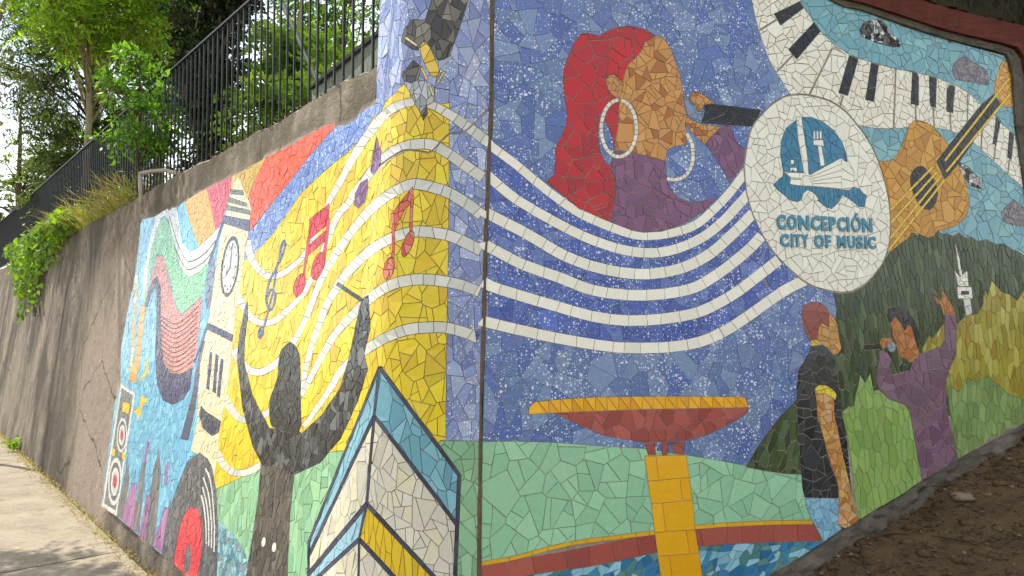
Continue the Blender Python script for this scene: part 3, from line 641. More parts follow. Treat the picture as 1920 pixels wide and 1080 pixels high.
r('waving_singer_microphone', [(1620, 647), (1649, 644), (1651, 654), (1621, 657)], BLACK, .04)
r('waving_singer_microphone', [(1662, 645), (1676, 642), (1680, 651), (1676, 660), (1667, 659)], '#8794a0', .06, split=0)
r('waving_singer_hand', [(1648, 640), (1654, 633), (1664, 634), (1673, 635), (1674, 642), (1664, 644), (1661, 651), (1654, 653), (1650, 648)], SK, .035)

# ------------------------------------------------------------------ left flank and the rounded corner
def r(*a, **k): R('left', *a, **k)
def s_(*a, **k): S('left', *a, **k)
LB = ['#63a8c4', '#6bb0cb', '#5b9fbd', '#76b8cf']; CR = ['#d8cfa8', '#d2c79c', '#dcd4b2']
YE = ['#d6bd1c', '#dac424', '#cfb51a', '#d8c030', '#c9ab22']; NV = ['#30355f', '#363b66', '#2b305a']; GRY = ['#4d5054', '#575a5e', '#45484b']
r('light_blue_field', [(268, 411), (288, 407), (309, 396), (331, 385), (348, 376), (389, 353), (436, 331), (450, 560), (420, 840), (380, 900), (350, 1080), (317, 1051), (288, 1026), (252, 997), (219, 968), (191, 950), (202, 863), (216, 755), (227, 719), (227, 655), (240, 581), (250, 537), (259, 478), (264, 422)], LB, .065, split=.4, jit=.08)
r('blue_pier_field', [(640, 231), (660, 221), (706, 193), (707, 160), (713, 0), (718, -130), (922, -130), (919, 0), (917, 200), (907, 440), (901, 670), (898, 840), (836, 850), (700, 700), (640, 400)], ['#7f8cb4', '#8b98ba', '#7583ae', '#98a2bf', '#6a79a8'], .055, asp=1.5, split=.6, jit=.10, mat='speckled_tile', gap=.0010)
r('blue_ray', [(638, 231), (660, 221), (706, 194), (722, 200), (701, 224), (680, 256), (659, 280), (618, 313), (567, 360), (514, 437), (478, 476), (455, 494), (452, 470), (465, 440), (520, 369), (550, 333), (579, 295), (615, 253)], ['#6d86bd', '#7a92c4', '#6079b4'], .05, mat='speckled_tile')
r('green_lawn', [(407, 917), (490, 877), (560, 858), (610, 847), (640, 842), (800, 850), (826, 826), (898, 827), (894, 1080), (890, 1385), (780, 1390), (640, 1315), (560, 1250), (470, 1180), (404, 1125), (405, 1000)], ['#83b089', '#8bb890', '#79a880', '#90bb8c'], .065, asp=1.3, split=.6)
r('yellow_field', [(700, 222), (741, 175), (758, 156), (768, 172), (778, 193), (790, 215), (802, 199), (814, 197), (843, 193), (842, 230), (841, 440), (837, 670), (836, 826), (826, 826), (800, 856), (640, 845), (610, 849), (560, 860), (490, 877), (407, 917), (395, 880), (400, 800), (420, 700), (440, 600), (455, 490), (478, 476), (514, 437), (567, 360), (618, 313), (659, 280), (680, 256)], YE, .060, asp=1.35, split=.6, jit=.06)
# rays above the tower
r('gold_ray', [(436, 331), (467, 314), (499, 295), (490, 313), (478, 339), (467, 372), (440, 372), (428, 372)], ['#b9972e', '#c2a138'], .05)
r('pink_ray', [(388, 353), (436, 330), (431, 366), (418, 413), (406, 436), (398, 396)], ['#c4434f', '#cb4d55'], .05)
r('amber_ray', [(348, 377), (360, 369), (388, 353), (398, 396), (406, 434), (374, 464), (360, 428), (350, 396)], ['#cf9a2c', '#d4a136'], .05)
r('orange_ray', [(499, 295), (550, 270), (567, 259), (594, 244), (615, 234), (638, 231), (615, 253), (579, 295), (550, 333), (520, 369), (470, 432), (470, 390), (467, 366), (478, 339), (490, 313)], ['#d8562a', '#de5d30', '#d24e24'], .065, split=.5, jit=.05)
# waves
r('white_wave', [(267, 562), (271, 507), (281, 450), (293, 405), (309, 394), (331, 385), (335, 411), (342, 455), (357, 472), (374, 463), (404, 433), (414, 424), (402, 470), (388, 503), (355, 521), (340, 505), (325, 455), (318, 420), (310, 404), (302, 410), (290, 450), (280, 507), (273, 560)], ['#d8dad6', '#cfd3d0'], .05)
for p in ([(318, 405), (332, 452), (348, 486), (360, 490), (385, 475), (408, 447)], [(315, 410), (329, 465), (346, 500), (358, 505), (384, 490), (404, 464)]): s_('white_wave', p, 1.5, W, bare=True)
r('green_wave', [(268, 567), (275, 530), (283, 470), (294, 430), (309, 405), (318, 422), (327, 459), (338, 500), (353, 520), (372, 511), (392, 492), (386, 530), (380, 555), (342, 589), (331, 574), (320, 530), (305, 478), (294, 478), (283, 507), (272, 570)], ['#7fbf93', '#88c69b'], .05, asp=.5, ang=.3)
r('pink_wave', [(272, 572), (279, 537), (294, 480), (307, 480), (320, 537), (331, 578), (342, 591), (380, 555), (376, 596), (370, 655), (361, 690), (338, 702), (320, 699), (307, 685), (300, 633), (300, 537), (294, 520), (285, 537), (277, 575)], ['#cf8b86', '#d4948e'], .05, asp=.4, ang=.3)
for k in range(11):
    y = 596 + k * 9; s_('pink_wave', [(303, y - 4), (325, y + 11), (345, y + 4), (373 - k * .8, y - 22 + k)], 1.3, W, bare=True)
r('navy_wave', [(272, 573), (280, 540), (288, 524), (296, 518), (302, 540), (302, 633), (307, 681), (320, 700), (340, 702), (362, 689), (357, 728), (345, 748), (325, 759), (306, 751), (295, 722), (291, 660), (294, 600), (294, 545), (290, 540), (284, 556), (277, 577)], NV, .045)
s_('golden_flute', [(269, 573), (263, 630), (257, 680), (248, 716)], [10, 9, 9, 14], ['#c58a1e', '#cf9628'], .06); s_('golden_flute', [(257, 515), (252, 600), (246, 700)], 5, ['#c58a1e', '#cf9a30', '#d8c9a0'], .05)
r('yellow_bolt', [(282, 662), (270, 685), (275, 688), (261, 717), (277, 701), (280, 686), (275, 686)], '#d8bd35', .05); r('yellow_bolt', [(265, 740), (278, 750), (268, 760), (262, 787), (251, 769), (262, 764)], '#d8bd35', .05)
# drips
for p in ([(218, 966), (226, 930), (236, 880), (240, 855), (243, 900), (232, 975)], [(248, 992), (262, 900), (267, 870), (274, 866), (268, 930), (262, 1002)], [(272, 1012), (288, 881), (294, 860), (299, 834), (302, 892), (290, 1026)], [(304, 1038), (314, 960), (322, 930), (318, 990), (312, 1046)]): r('grey_drip', p, ['#6f7072', '#7a7a7a', '#646668'], .05, asp=2.5)
for p in ([(228, 974), (247, 906), (257, 906), (251, 996)], [(262, 1006), (275, 930), (283, 928), (279, 965), (273, 1014)], [(287, 1024), (310, 950), (317, 953), (304, 1038)], [(270, 866), (277, 826), (281, 830), (274, 870)], [(308, 905), (314, 866), (319, 866), (313, 910)]): r('mauve_drip', p, ['#9c6c96', '#a6769f', '#925f8c'], .05, asp=2.5)
# loudspeaker
r('loudspeaker', [(227, 719), (254, 737), (219, 968), (191, 950)], '#cfd0c8', .05)
r('loudspeaker', [(229, 728), (250, 742), (217, 957), (196, 944)], ['#6d7074', '#75787b'], .05)
r('loudspeaker', [(231, 753), (245, 757), (241, 777), (229, 771)], '#d6bb2c', .05)
for cx, cy, rx, ry in ((229, 816, 9.5, 33), (216, 903, 12.5, 45)):
    for f, c in ((1, '#d0d0ca'), (.80, '#62656a'), (.6, '#d0d0ca'), (.4, '#b9b9b4'), (.28, '#b8323c')): r('loudspeaker', ell(cx, cy, rx * f, ry * f, -.05), c, .05, gap=.0009)
for x, y in ((213, 848), (232, 855)): r('loudspeaker', ell(x, y, 3, 8), '#d6bb2c', .06, split=0)
# staff lines on the yellow
LW = ['#c6c6ba', '#bfc0b6', '#cdccc0']
LS = [[(464, 450), (470, 480), (485, 505), (505, 518), (526, 515), (550, 499), (573, 476), (592, 440), (618, 378), (635, 348), (656, 308), (680, 268), (700, 242), (720, 217), (739, 202), (762, 193), (777, 192)],
 [(438, 540), (450, 562), (470, 595), (495, 606), (520, 599), (545, 577), (570, 549), (592, 508), (610, 462), (632, 408), (651, 384), (673, 353), (695, 324), (720, 298), (742, 282), (773, 271), (807, 271), (833, 283), (867, 307), (905, 333)],
 [(438, 655), (455, 682), (472, 696), (495, 696), (525, 675), (555, 635), (578, 588), (600, 530), (622, 490), (642, 459), (673, 418), (700, 389), (724, 369), (751, 353), (778, 345), (811, 351), (842, 362), (878, 384), (903, 403)],
 [(420, 742), (436, 770), (456, 787), (490, 781), (520, 760), (565, 728), (576, 680), (590, 635), (613, 572), (629, 545), (644, 521), (662, 501), (682, 481), (704, 463), (731, 448), (755, 439), (784, 434), (811, 436), (840, 441), (867, 452), (902, 470)],
 [(565, 742), (578, 718), (597, 682), (620, 640), (633, 621), (651, 601), (673, 580), (698, 556), (720, 541), (742, 531), (769, 525), (800, 524), (835, 528), (867, 535), (899, 547)],
 [(570, 800), (601, 757), (621, 727), (637, 699), (655, 680), (678, 662), (698, 648), (720, 635), (742, 625), (769, 617), (800, 614), (833, 614), (867, 622), (897, 634)],
 [(406, 846), (420, 872), (440, 886), (465, 885), (490, 871)], [(797, 193), (814, 199), (833, 209), (853, 221), (867, 232), (889, 247), (913, 266)]]
for i, p in enumerate(LS): s_('staff_line', p, [[15, 12, 9, 10, 14, 17, 16], [14, 12, 10, 11, 15, 19, 20, 21], [15, 13, 11, 13, 16, 19, 21, 22], [14, 12, 10, 12, 16, 19, 21, 22], [10, 12, 15, 18, 21, 21, 20], [10, 11, 14, 18, 21, 21, 21], 13, [14, 18, 20, 20]][i], LW, .055, jit=.05)
# clock tower
r('clock_tower', [(448, 331), (457, 355), (472, 389), (468, 426), (464, 448), (450, 544), (438, 626), (430, 715), (415, 790), (410, 840), (403, 890), (398, 905), (385, 860), (358, 845), (370, 790), (372, 750), (375, 690), (383, 644), (392, 596), (401, 530), (412, 448), (422, 415), (432, 362), (440, 342)], CR, .055, jit=.04)
for p in ([(433, 355), (456, 357), (459, 366), (432, 363)], [(431, 370), (463, 381), (465, 388), (429, 379)], [(427, 385), (469, 394), (471, 403), (424, 393)]): r('tower_band', p, ['#6d6e69', '#75766f'], .05)
r('tower_band', [(421, 404), (470, 413), (467, 434), (418, 418)], ['#565a70', '#5d6178'], .05)
r('tower_band', [(392, 606), (438, 628), (436, 641), (390, 618)], NV, .05)
r('clock_face', ell(432, 500, 16.5, 57, -.115), ['#3d4043', '#47494b'], .05); r('clock_face', ell(432, 500, 13, 50, -.115), ['#d2d3cb', '#c9cac2'], .06, gap=.0009)
for k in range(12):
    t = k * math.pi / 6; x, y = 432 + 10.5 * math.cos(t) - .115 * 42 * math.sin(t), 500 + 42 * math.sin(t); r('clock_hand', ell(x, y, 1.0, 2.8, 0, 6), '#26282b', .05, split=0, gap=.0001)
s_('clock_hand', [(432, 502), (436, 462)], 1.8, '#222427', .2, smooth=False, gap=.0002); s_('clock_hand', [(433, 500), (424, 517)], 2.2, '#222427', .2, smooth=False, gap=.0002)
for p in ([(394, 660), (399, 662), (393, 732), (387, 728)], [(405, 663), (411, 668), (405, 738), (399, 734)], [(415, 672), (420, 675), (413, 746), (407, 742)]): r('tower_window', p, NV, .05)
r('tower_window', [(377, 760), (385, 770), (415, 790), (411, 810), (398, 818), (380, 802), (374, 780)], ['#3a3d55', '#55585f', '#484b55'], .035)
r('tower_oval', ell(395, 530, 7, 50, -.1), ['#6f7d95', '#5e6a85'], .05); s_('tower_edge', [(418, 418), (405, 458), (392, 495)], 4, NV, .07); s_('tower_edge', [(391, 608), (378, 645), (366, 680)], 4, NV, .07)
s_('tower_edge', [(383, 640), (372, 690), (365, 745), (352, 800), (346, 824)], [4, 6, 9, 13, 15], ['#3c4162', '#4d515f', '#45495c'], .05)
# record
r('vinyl_record', [(375, 849), (390, 860), (399, 878), (408, 935), (410, 1015), (408, 1060), (404, 1126), (350, 1080), (317, 1051), (304, 1040), (308, 1020), (321, 950), (335, 907), (352, 865)], ['#55575a', '#5f6164', '#4b4d50', '#6a6b6c'], .05, jit=.1)
r('record_label', [(357, 950), (371, 953), (378, 979), (379, 1033), (371, 1080), (366, 1092), (350, 1079), (326, 1058), (332, 1015), (342, 972)], ['#cb3a44', '#d0434b'], .05, smooth=False)
r('vinyl_record', [(353, 1018), (359, 1033), (357, 1069), (346, 1073), (346, 1044)], ['#6d6e70', '#606264'], .04)
for p in ([(386, 878), (396, 907), (402, 972), (402, 1035)], [(382, 895), (392, 930), (397, 975), (397, 1028)], [(380, 913), (388, 945), (392, 985), (392, 1025)], [(378, 928), (384, 955), (387, 990), (387, 1020)]): s_('record_groove', p, 2.4, '#cfcfc8', .09)
r('pond', [(410, 975), (425, 990), (447, 1013), (462, 1040), (472, 1085), (478, 1190), (404, 1126), (408, 1060)], ['#6fa0ac', '#8fb9c0', '#557f8c', '#7d9496'], .04, split=.7, jit=.1)
# tree-like figure with raised arms
FIG = ['#2f3133', '#3b3d3f', '#232426', '#47494b', '#56595b', '#1d1e1f']
r('figure_trunk', [(490, 868), (520, 872), (553, 884), (545, 965), (540, 1080), (538, 1236), (456, 1172), (462, 1080), (475, 1000), (485, 930)], ['#4f4a43', '#58534b', '#474340', '#5f5a50'], .045, asp=1.5, jit=.12)
r('figure_arms', [(492, 872), (475, 840), (455, 765), (445, 675), (449, 630), (460, 575), (465, 565), (466, 590), (460, 640), (459, 680), (474, 740), (497, 785), (506, 803), (517, 803), (561, 808), (566, 813), (604, 778), (638, 728), (655, 670), (668, 608), (678, 562), (692, 553), (696, 615), (684, 662), (690, 692), (672, 752), (640, 822), (600, 868), (553, 890), (520, 876)], FIG, .05, jit=.14, gap=.0016)
r('figure_head', [(547, 642), (562, 665), (565, 740), (561, 808), (517, 803), (507, 790), (507, 750), (520, 710), (525, 665), (537, 646)], ['#1d1f20', '#242627', '#2b2d2e'], .045, smooth=True)
s_('figure_arms', [(633, 532), (678, 563)], 7, FIG, .06, smooth=False)
for x, y in ((495, 1016), (515, 1026)): r('figure_trunk', ell(x, y, 4, 9.5, -.1), '#d2d0c4', .1, split=0)
# house
HC = ['#c9c5b4', '#c3bfad', '#d0ccba', '#cfc9ac']
r('house_wall', [(702, 780), (858, 985), (853, 1080), (849, 1385), (780, 1390), (700, 1350), (575, 1262), (577, 1060), (580, 1041)], HC, .055, asp=1.4, split=.6, jit=.04)
r('house_roof', [(712, 692), (861, 893), (858, 982), (702, 780)], ['#6ea3b0', '#78adb8', '#6498a6'], .06, asp=1.5, ang=.2); r('house_roof', [(711, 692), (702, 780), (580, 1042), (580, 1015)], ['#7badba', '#84b5c2'], .06, asp=1.8, ang=-.3)
r('house_gable', [(688, 948), (851, 1122), (850, 1205), (674, 1011)], ['#cfae23', '#d5b52c'], .028, asp=5, split=0); r('house_gable', [(688, 946), (674, 1012), (577, 1100), (578, 1078)], ['#8ab4c2', '#93bbc7'], .05, asp=1.6)
for p, w in (([(712, 688), (861, 891), (857, 985), (853, 1080), (849, 1385)], 7), ([(712, 688), (580, 1016), (577, 1262)], 5), ([(702, 780), (857, 984)], 7), ([(702, 780), (580, 1042)], 6), ([(712, 690), (702, 780), (688, 945)], 5), ([(688, 945), (851, 1122)], 8), ([(688, 945), (578, 1078)], 8), ([(674, 1011), (850, 1203)], 8), ([(674, 1011), (577, 1100)], 7), ([(688, 945), (674, 1011), (668, 1330)], 4)):
    for a, b in zip(p[:-1], p[1:]): s_('house_outline', [a, b], w, ['#3d3f52', '#45475a', '#363848'], .09, smooth=False, gap=.0008)
# notes
RN = ['#c02f3d', '#c93a45', '#b72a36']; RO = ['#bb4a35', '#c45840', '#cf7a68']
r('red_note', [(581, 411), (619, 381), (617, 418), (579, 452)], RN, .05); r('red_note', [(577, 462), (616, 428), (614, 448), (575, 482)], RN, .05)
s_('red_note', [(580, 445), (573, 500), (568, 535)], 5, RN, .06); s_('red_note', [(617, 410), (612, 455), (606, 500)], 6, RN, .06)
r('red_note', ell(562, 535, 10.5, 22, -.25), RN, .05); r('red_note', ell(597, 499, 11.5, 26, -.25), RN, .05)
r('orange_red_note', [(774, 350), (776, 378), (760, 391), (739, 436), (734, 404), (757, 371)], RO, .045); s_('orange_red_note', [(736, 400), (738, 445), (737, 485)], 5, RO, .05); s_('orange_red_note', [(773, 372), (771, 410), (771, 440)], 5, RO, .05)
r('orange_red_note', ell(730, 503, 10, 21, -.2), RO, .045); r('orange_red_note', ell(765, 457, 9.5, 24, -.3), RO, .045)
PN = ['#77527a', '#6c4870', '#8a6a8c']
r('purple_note', [(707, 256), (716, 285), (714, 312), (700, 328), (695, 320), (700, 288)], PN, .04); r('purple_note', [(676, 343), (690, 335), (691, 352), (685, 378), (673, 391), (665, 385), (667, 363)], PN, .045)
TC = ['#4c5784', '#555f8c']
s_('treble_clef', [(525, 492), (528, 462), (534, 451), (536, 458), (529, 482), (518, 505), (505, 530), (500, 560), (506, 582), (515, 572), (516, 550), (508, 543), (503, 556)], 4, TC, .05); s_('treble_clef', [(522, 492), (512, 550), (502, 590), (493, 622)], 3.5, TC, .05); r('treble_clef', ell(490, 624, 5.5, 11, -.2), TC, .05)
# microphone high on the corner
MC = ['#4a4742', '#57534b', '#3a3836', '#6a655b', '#45423e', '#7d786c']
r('big_microphone', [(812, -130), (890, -130), (878, 0), (869, 30), (855, 71), (843, 106), (831, 112), (822, 114), (808, 90), (795, 76), (784, 95), (773, 93), (752, 78), (758, 55), (772, 37), (797, 38), (810, 0)], MC, .042, asp=1.6, jit=.14)
r('big_microphone', [(775, 113), (790, 125), (784, 150), (770, 156), (758, 152), (753, 139), (765, 125)], MC, .05, jit=.12)
r('microphone_shards', [(770, 156), (784, 150), (800, 152), (815, 162), (815, 190), (801, 198), (788, 213), (778, 193), (765, 166)], ['#9aa0a8', '#8b8f94', '#b1b4ba', '#7d7f84', '#a7a89e'], .035, asp=1.6, jit=.1)
r('big_microphone', [(800, 197), (788, 212), (794, 226), (802, 212)], MC, .06)
r('microphone_light', [(788, 86), (793, 79), (803, 84), (815, 108), (823, 130), (820, 143), (810, 143), (801, 130), (790, 105)], ['#cfab2c', '#d6b848'], .05, smooth=True)
for p in ([(790, 127), (801, 150)], [(833, 134), (820, 156)], [(806, 162), (813, 180)], [(760, 70), (782, 86)]): s_('microphone_light', p, 4.5, ['#cdb85c', '#d0c48c'], .05, smooth=False)
s_('crack', [(914, 205), (871, 247), (840, 253), (809, 284), (790, 284), (755, 283), (711, 311)], 2.4, W, bare=True)
# ------------------------------------------------------------------ wall bodies
JOINT = [(923, -130), (923, 0), (921, 200), (911, 440), (905, 670), (902, 780), (900, 880), (898, 1080), (896, 1390)]
jz = on_wall(JOINT)                                         # the expansion joint between the two flanks
joint_s = lambda z: np.interp(z, jz[::-1, 1], jz[::-1, 0])
PIER_S = float(on_wall([(710, 120)])[0, 0]); TOP = 2.72; PIER_TOP = 4.3; WALL_END = -15.5
mural_left = on_wall(densify([(268, 411), (288, 407), (309, 396), (331, 385), (348, 376), (389, 353), (436, 331), (467, 314), (499, 295), (550, 270), (594, 244), (615, 234), (638, 231), (659, 221), (706, 193), (707, 160), (713, 0), (718, -130), (930, -130), (930, 0), (905, 700), (890, 1390), (780, 1395), (640, 1318), (560, 1252), (404, 1128), (350, 1082), (219, 970), (190, 952), (202, 863), (216, 755), (227, 655), (250, 537), (264, 420)]))
mural_right = on_wall(densify([(900, -130), (1395, -112), (1553, 0), (1624, 24), (1762, 71), (1882, 104), (1894, 143), (1901, 236), (1919, 360), (1945, 520), (1965, 765), (1920, 794), (1794, 863), (1640, 958), (1541, 1019), (1441, 1080), (1330, 1142), (890, 1370)]))
def inside(P, Q):
    w = np.zeros(len(Q), bool)
    for k in range(len(P)):
        a, b = P[k], P[(k + 1) % len(P)]
        c = ((a[1] > Q[:, 1]) != (b[1] > Q[:, 1])) & (Q[:, 0] < (b[0] - a[0]) * (Q[:, 1] - a[1]) / (b[1] - a[1] + 1e-12) + a[0]); w ^= c
    return w
def wnoise(s, z):                                           # gentle unevenness of cast concrete
    return .008 * np.sin(2.1 * s + 1.3 * z) + .006 * np.sin(5.3 * s - 2.2 * z + 1) + .004 * np.sin(11 * s + 7 * z) + .0025 * np.sin(27 * s - 19 * z) * np.sin(14 * z + 3 * s)
def face_grid(name, S0, Z0, mural, parent, P0, zfun=None):
    s, z = np.meshgrid(S0, Z0, indexing='ij'); s = s.copy(); z = z.copy()
    if zfun is not None: s, z = zfun(s, z)
    q = np.stack([s.ravel(), z.ravel()], -1); m = inside(mural, q).astype(np.float32)
    h = np.where(m > .5, np.where((q[:, 0] > -ARC - .05) & (q[:, 0] < .03), -.0032, -.0004), wnoise(q[:, 0], q[:, 1]) - .004)
    V = surf(q[:, 0], q[:, 1], h) - P0; a, b = len(S0), len(Z0)
    F = [(i * b + j, (i + 1) * b + j, (i + 1) * b + j + 1, i * b + j + 1) for i in range(a - 1) for j in range(b - 1)]
    o = mesh(name, V, F, 'wall_face', parent, None, True); me = o.data
    at1 = me.attributes.new('sz', 'FLOAT_VECTOR', 'POINT'); at1.data.foreach_set('vector', np.column_stack([q, np.zeros(len(q))]).astype(np.float32).ravel())
    at2 = me.attributes.new('mural', 'FLOAT', 'POINT'); at2.data.foreach_set('value', m)
    return o
sA = np.concatenate([np.arange(WALL_END, -5.2, .12), np.arange(-5.2, PIER_S, .035), [PIER_S]])
PL = surf(np.array(-2.6), np.array(0.0)); PRr = surf(np.array(1.3), np.array(0.0))
wall_l = tag(empty('mosaic_retaining_wall', tuple(PL)), 'sunlit concrete retaining wall with yellow musical mosaic, clock tower and rounded corner below the fence', 'mosaic wall')
wall_r = tag(empty('mosaic_abutment_wall', tuple(PRr)), 'shaded mosaic wall showing the red-haired singer, fountain, guitar and white oval emblem', 'mosaic wall')
# the coping of the low wall sags a little
top_of = lambda s: TOP + .05 * np.clip((s + 5) / 4, -1, 1) + .004 * np.sin(4.3 * s) + .003 * np.sin(17 * s + 1) + .003 * np.sin(41 * s)
zf = np.concatenate([[-.3], np.arange(0, 1, .035)])
face_grid('concrete_face', sA, np.linspace(0, 1, 80), mural_left, wall_l, PL, lambda s, z: (s, -.25 + z * (top_of(s) + .25)))
def pier_map(s, z): return PIER_S + s * (joint_s(z) - .008 - PIER_S), z
face_grid('pier_face', np.linspace(0, 1, 40), np.arange(-.25, PIER_TOP, .035), mural_left, wall_l, PL, pier_map)
# coping top of the low wall and the pier's flank
sC = np.arange(WALL_END, PIER_S + .01, .06); V = []; rows = 6
for s in sC:
    p0 = surf(np.array(s), np.array(float(top_of(s))), float(wnoise(s, top_of(s))) - .004); _, _, nx, ny, _ = base(s)
    for k in range(rows):
        dd = [0, .02, .08, .2, .36, .55][k]; dz = [0, .012, .02, .016, .02, .0][k] + (random.uniform(-.008, .008) if k else 0)
        V.append(p0 - np.array([nx, ny, 0]) * dd + np.array([0, 0, dz]) - PL)
F = [(i * rows + j, (i + 1) * rows + j, (i + 1) * rows + j + 1, i * rows + j + 1) for i in range(len(sC) - 1) for j in range(rows - 1)]
mesh('coping', V, F, 'concrete', wall_l, None, True)
_, _, nx, ny, _ = base(PIER_S); nv = np.array([nx, ny, 0.0])
V = []; zz = np.linspace(TOP - .1, PIER_TOP, 12)
for z in zz:
    p = surf(np.array(PIER_S), np.array(z)); V += [p - PL, p - nv * .3 - PL, p - nv * .9 - PL]
mesh('pier_flank', V, [(i * 3 + j, i * 3 + j + 1, i * 3 + j + 4, i * 3 + j + 3) for i in range(11) for j in range(2)], 'concrete', wall_l)
# right flank
RTOP = 4.3
zr = np.arange(-.25, RTOP, .04)
def right_map(s, z): return joint_s(z) + .008 + s, z
face_grid('concrete_face', np.concatenate([np.arange(0, 3.2, .04), np.arange(3.2, 7, .2)]), zr, mural_right, wall_r, PRr, right_map)
# the joint, filled with dark sealant
jb = MB(); zs = np.arange(-.25, PIER_TOP, .06); V = []
for z in zs:
    s = joint_s(z) + .002 * math.sin(z * 4.1) + .0015 * math.sin(z * 13); wb = .011 + .003 * math.sin(z * 9) + .002 * math.sin(z * 23)
    V += [surf(np.array(s - wb), np.array(z), -.002), surf(np.array(s + .001), np.array(z), .009 + .0015 * math.sin(z * 31)), surf(np.array(s + wb * .9), np.array(z), -.002)]
V = [v - PRr for v in V]
mesh('expansion_joint', V, [(i * 3 + j, i * 3 + j + 1, i * 3 + j + 4, i * 3 + j + 3) for i in range(len(zs) - 1) for j in range(2)], 'sealant', wall_r, None, True)
# red frame beam over the mosaic and down its far side
def ribbon(name, inner, outer, h, mat, parent, P0, back=-.05, rough=.004):
    a, b = on_wall(catmull(inner, False, 8)), on_wall(catmull(outer, False, 8)); n = 90
    rs = lambda Q: np.stack([np.interp(np.linspace(0, len(Q) - 1, n), np.arange(len(Q)), Q[:, k]) for k in (0, 1)], -1)
    a, b = rs(a), rs(b); V = []; K = 7
    for i in range(n):
        V.append(surf(a[i, 0], a[i, 1], back))
        for k in range(K):
            q = a[i] + (b[i] - a[i]) * k / (K - 1); hh = h + random.uniform(-rough, rough)
            V.append(surf(q[0], q[1], hh))
        V.append(surf(b[i, 0], b[i, 1], back))
    V = [v - P0 for v in V]; m = K + 2
    return mesh(name, V, [(i * m + j, i * m + j + 1, (i + 1) * m + j + 1, (i + 1) * m + j) for i in range(n - 1) for j in range(m - 1)], mat, parent, None, False)
ribbon('mortar_lip', [(1385, -112), (1553, 0), (1624, 24), (1762, 71), (1868, 98), (1886, 108), (1895, 143), (1902, 236), (1920, 360), (1947, 520), (1967, 765)],
       [(1385, -126), (1556, -10), (1627, 15), (1765, 60), (1878, 88), (1902, 102), (1914, 143), (1922, 236), (1942, 360), (1968, 520), (1990, 765)], .014, 'plinth_concrete', wall_r, PRr)
ribbon('red_beam', [(1385, -127), (1556, -11), (1627, 14), (1765, 59), (1879, 86), (1905, 100), (1917, 143), (1925, 236), (1945, 360), (1971, 520), (1993, 765)],
       [(1388, -195), (1590, -75), (1700, -5), (1780, 22), (1900, 50), (1985, 75), (2010, 143), (2020, 236), (2040, 360), (2070, 520), (2100, 765)], .032, 'red_paint', wall_r, PRr, rough=.0025)
# rough plinth under the mosaic, following the bank
ribbon('plinth', [(890, 1372), (1150, 1237), (1330, 1143), (1441, 1080), (1502, 1045), (1541, 1020), (1580, 994), (1640, 959), (1686, 933), (1728, 903), (1794, 863), (1847, 832), (1899, 806), (1965, 766), (2100, 690)],
       [(890, 1520), (1150, 1350), (1330, 1235), (1441, 1165), (1502, 1125), (1541, 1098), (1580, 1070), (1640, 1030), (1686, 1002), (1728, 975), (1794, 932), (1847, 898), (1899, 868), (1965, 826), (2100, 740)], .030, 'plinth_concrete', wall_r, PRr, rough=.013)
figs_l = lay('left', wall_l, 300)
figs_r = lay('right', wall_r, 300)
FIG_LABEL = {'singer_hair': 'red hair of the singer', 'emblem_ground': 'white oval ground of the emblem', 'starry_night': 'white-speckled blue night background', 'staff_line': 'white curved lines of a music staff',
             'clock_face': 'round clock on the tower', 'vinyl_record': 'black record with red label', 'orange_ray': 'orange ray below the coping', 'guitar_body': 'golden guitar body'}
for f in (figs_l, figs_r):
    for k, o in f.items():
        if k in FIG_LABEL: o['label'] = FIG_LABEL[k]
# lettering on the emblem
dg = bpy.context.evaluated_depsgraph_get()
def letter(ch, x0, x1, ytop, ybase, parent, P0, mat='letter_glaze'):
    cu = bpy.data.curves.new('letter', 'FONT'); cu.body = ch; cu.offset = .018 if ch == 'Ó' else .042; cu.extrude = .5; cu.resolution_u = 3
    ob = bpy.data.objects.new('letter_source', cu); col.objects.link(ob); bpy.context.view_layer.update()
    me = bpy.data.meshes.new_from_object(ob.evaluated_get(bpy.context.evaluated_depsgraph_get())); bpy.data.objects.remove(ob)
    V = np.array([tuple(v.co) for v in me.vertices]); mn, mx = V.min(0), V.max(0)
    u = (V[:, 0] - mn[0]) / (mx[0] - mn[0] + 1e-9); v = (V[:, 1] - mn[1]) / (mx[1] - mn[1] + 1e-9)
    pp = np.stack([x0 + (x1 - x0) * u + (1 - v) * 1.5, ybase + (ytop - ybase) * v], -1); q = on_wall(pp)
    P = surf(q[:, 0], q[:, 1], np.where(V[:, 2] > 0, .0088, .0030)); c = P.mean(0)
    me.vertices.foreach_set('co', (P - c).astype(np.float32).ravel()); me.materials.clear(); me.materials.append(M[mat]); me.update()
    me.name = 'letter'; link('letter', me, parent, tuple(c - P0))
txt = empty('emblem_lettering', (0, 0, 0), wall_r); txt['label'] = 'blue lettering CONCEPCIÓN CITY OF MUSIC'
zx = lambda x: 1390 + x / 4.91; zy = lambda y: 340 + y / 4.91
for ch, xa, xb in (('C', 315, 398), ('O', 410, 498), ('N', 514, 612), ('C', 630, 712), ('E', 724, 780), ('P', 796, 858), ('C', 874, 948), ('I', 960, 982), ('Ó', 1000, 1088), ('N', 1102, 1190)):
    f = ((xa + xb) / 2 - 355) / (1145 - 355); b = 442 + f * 28; t = 306 + f * 34 - (44 if ch == 'Ó' else 0); letter(ch, zx(xa), zx(xb), zy(t), zy(b), txt, PRr)
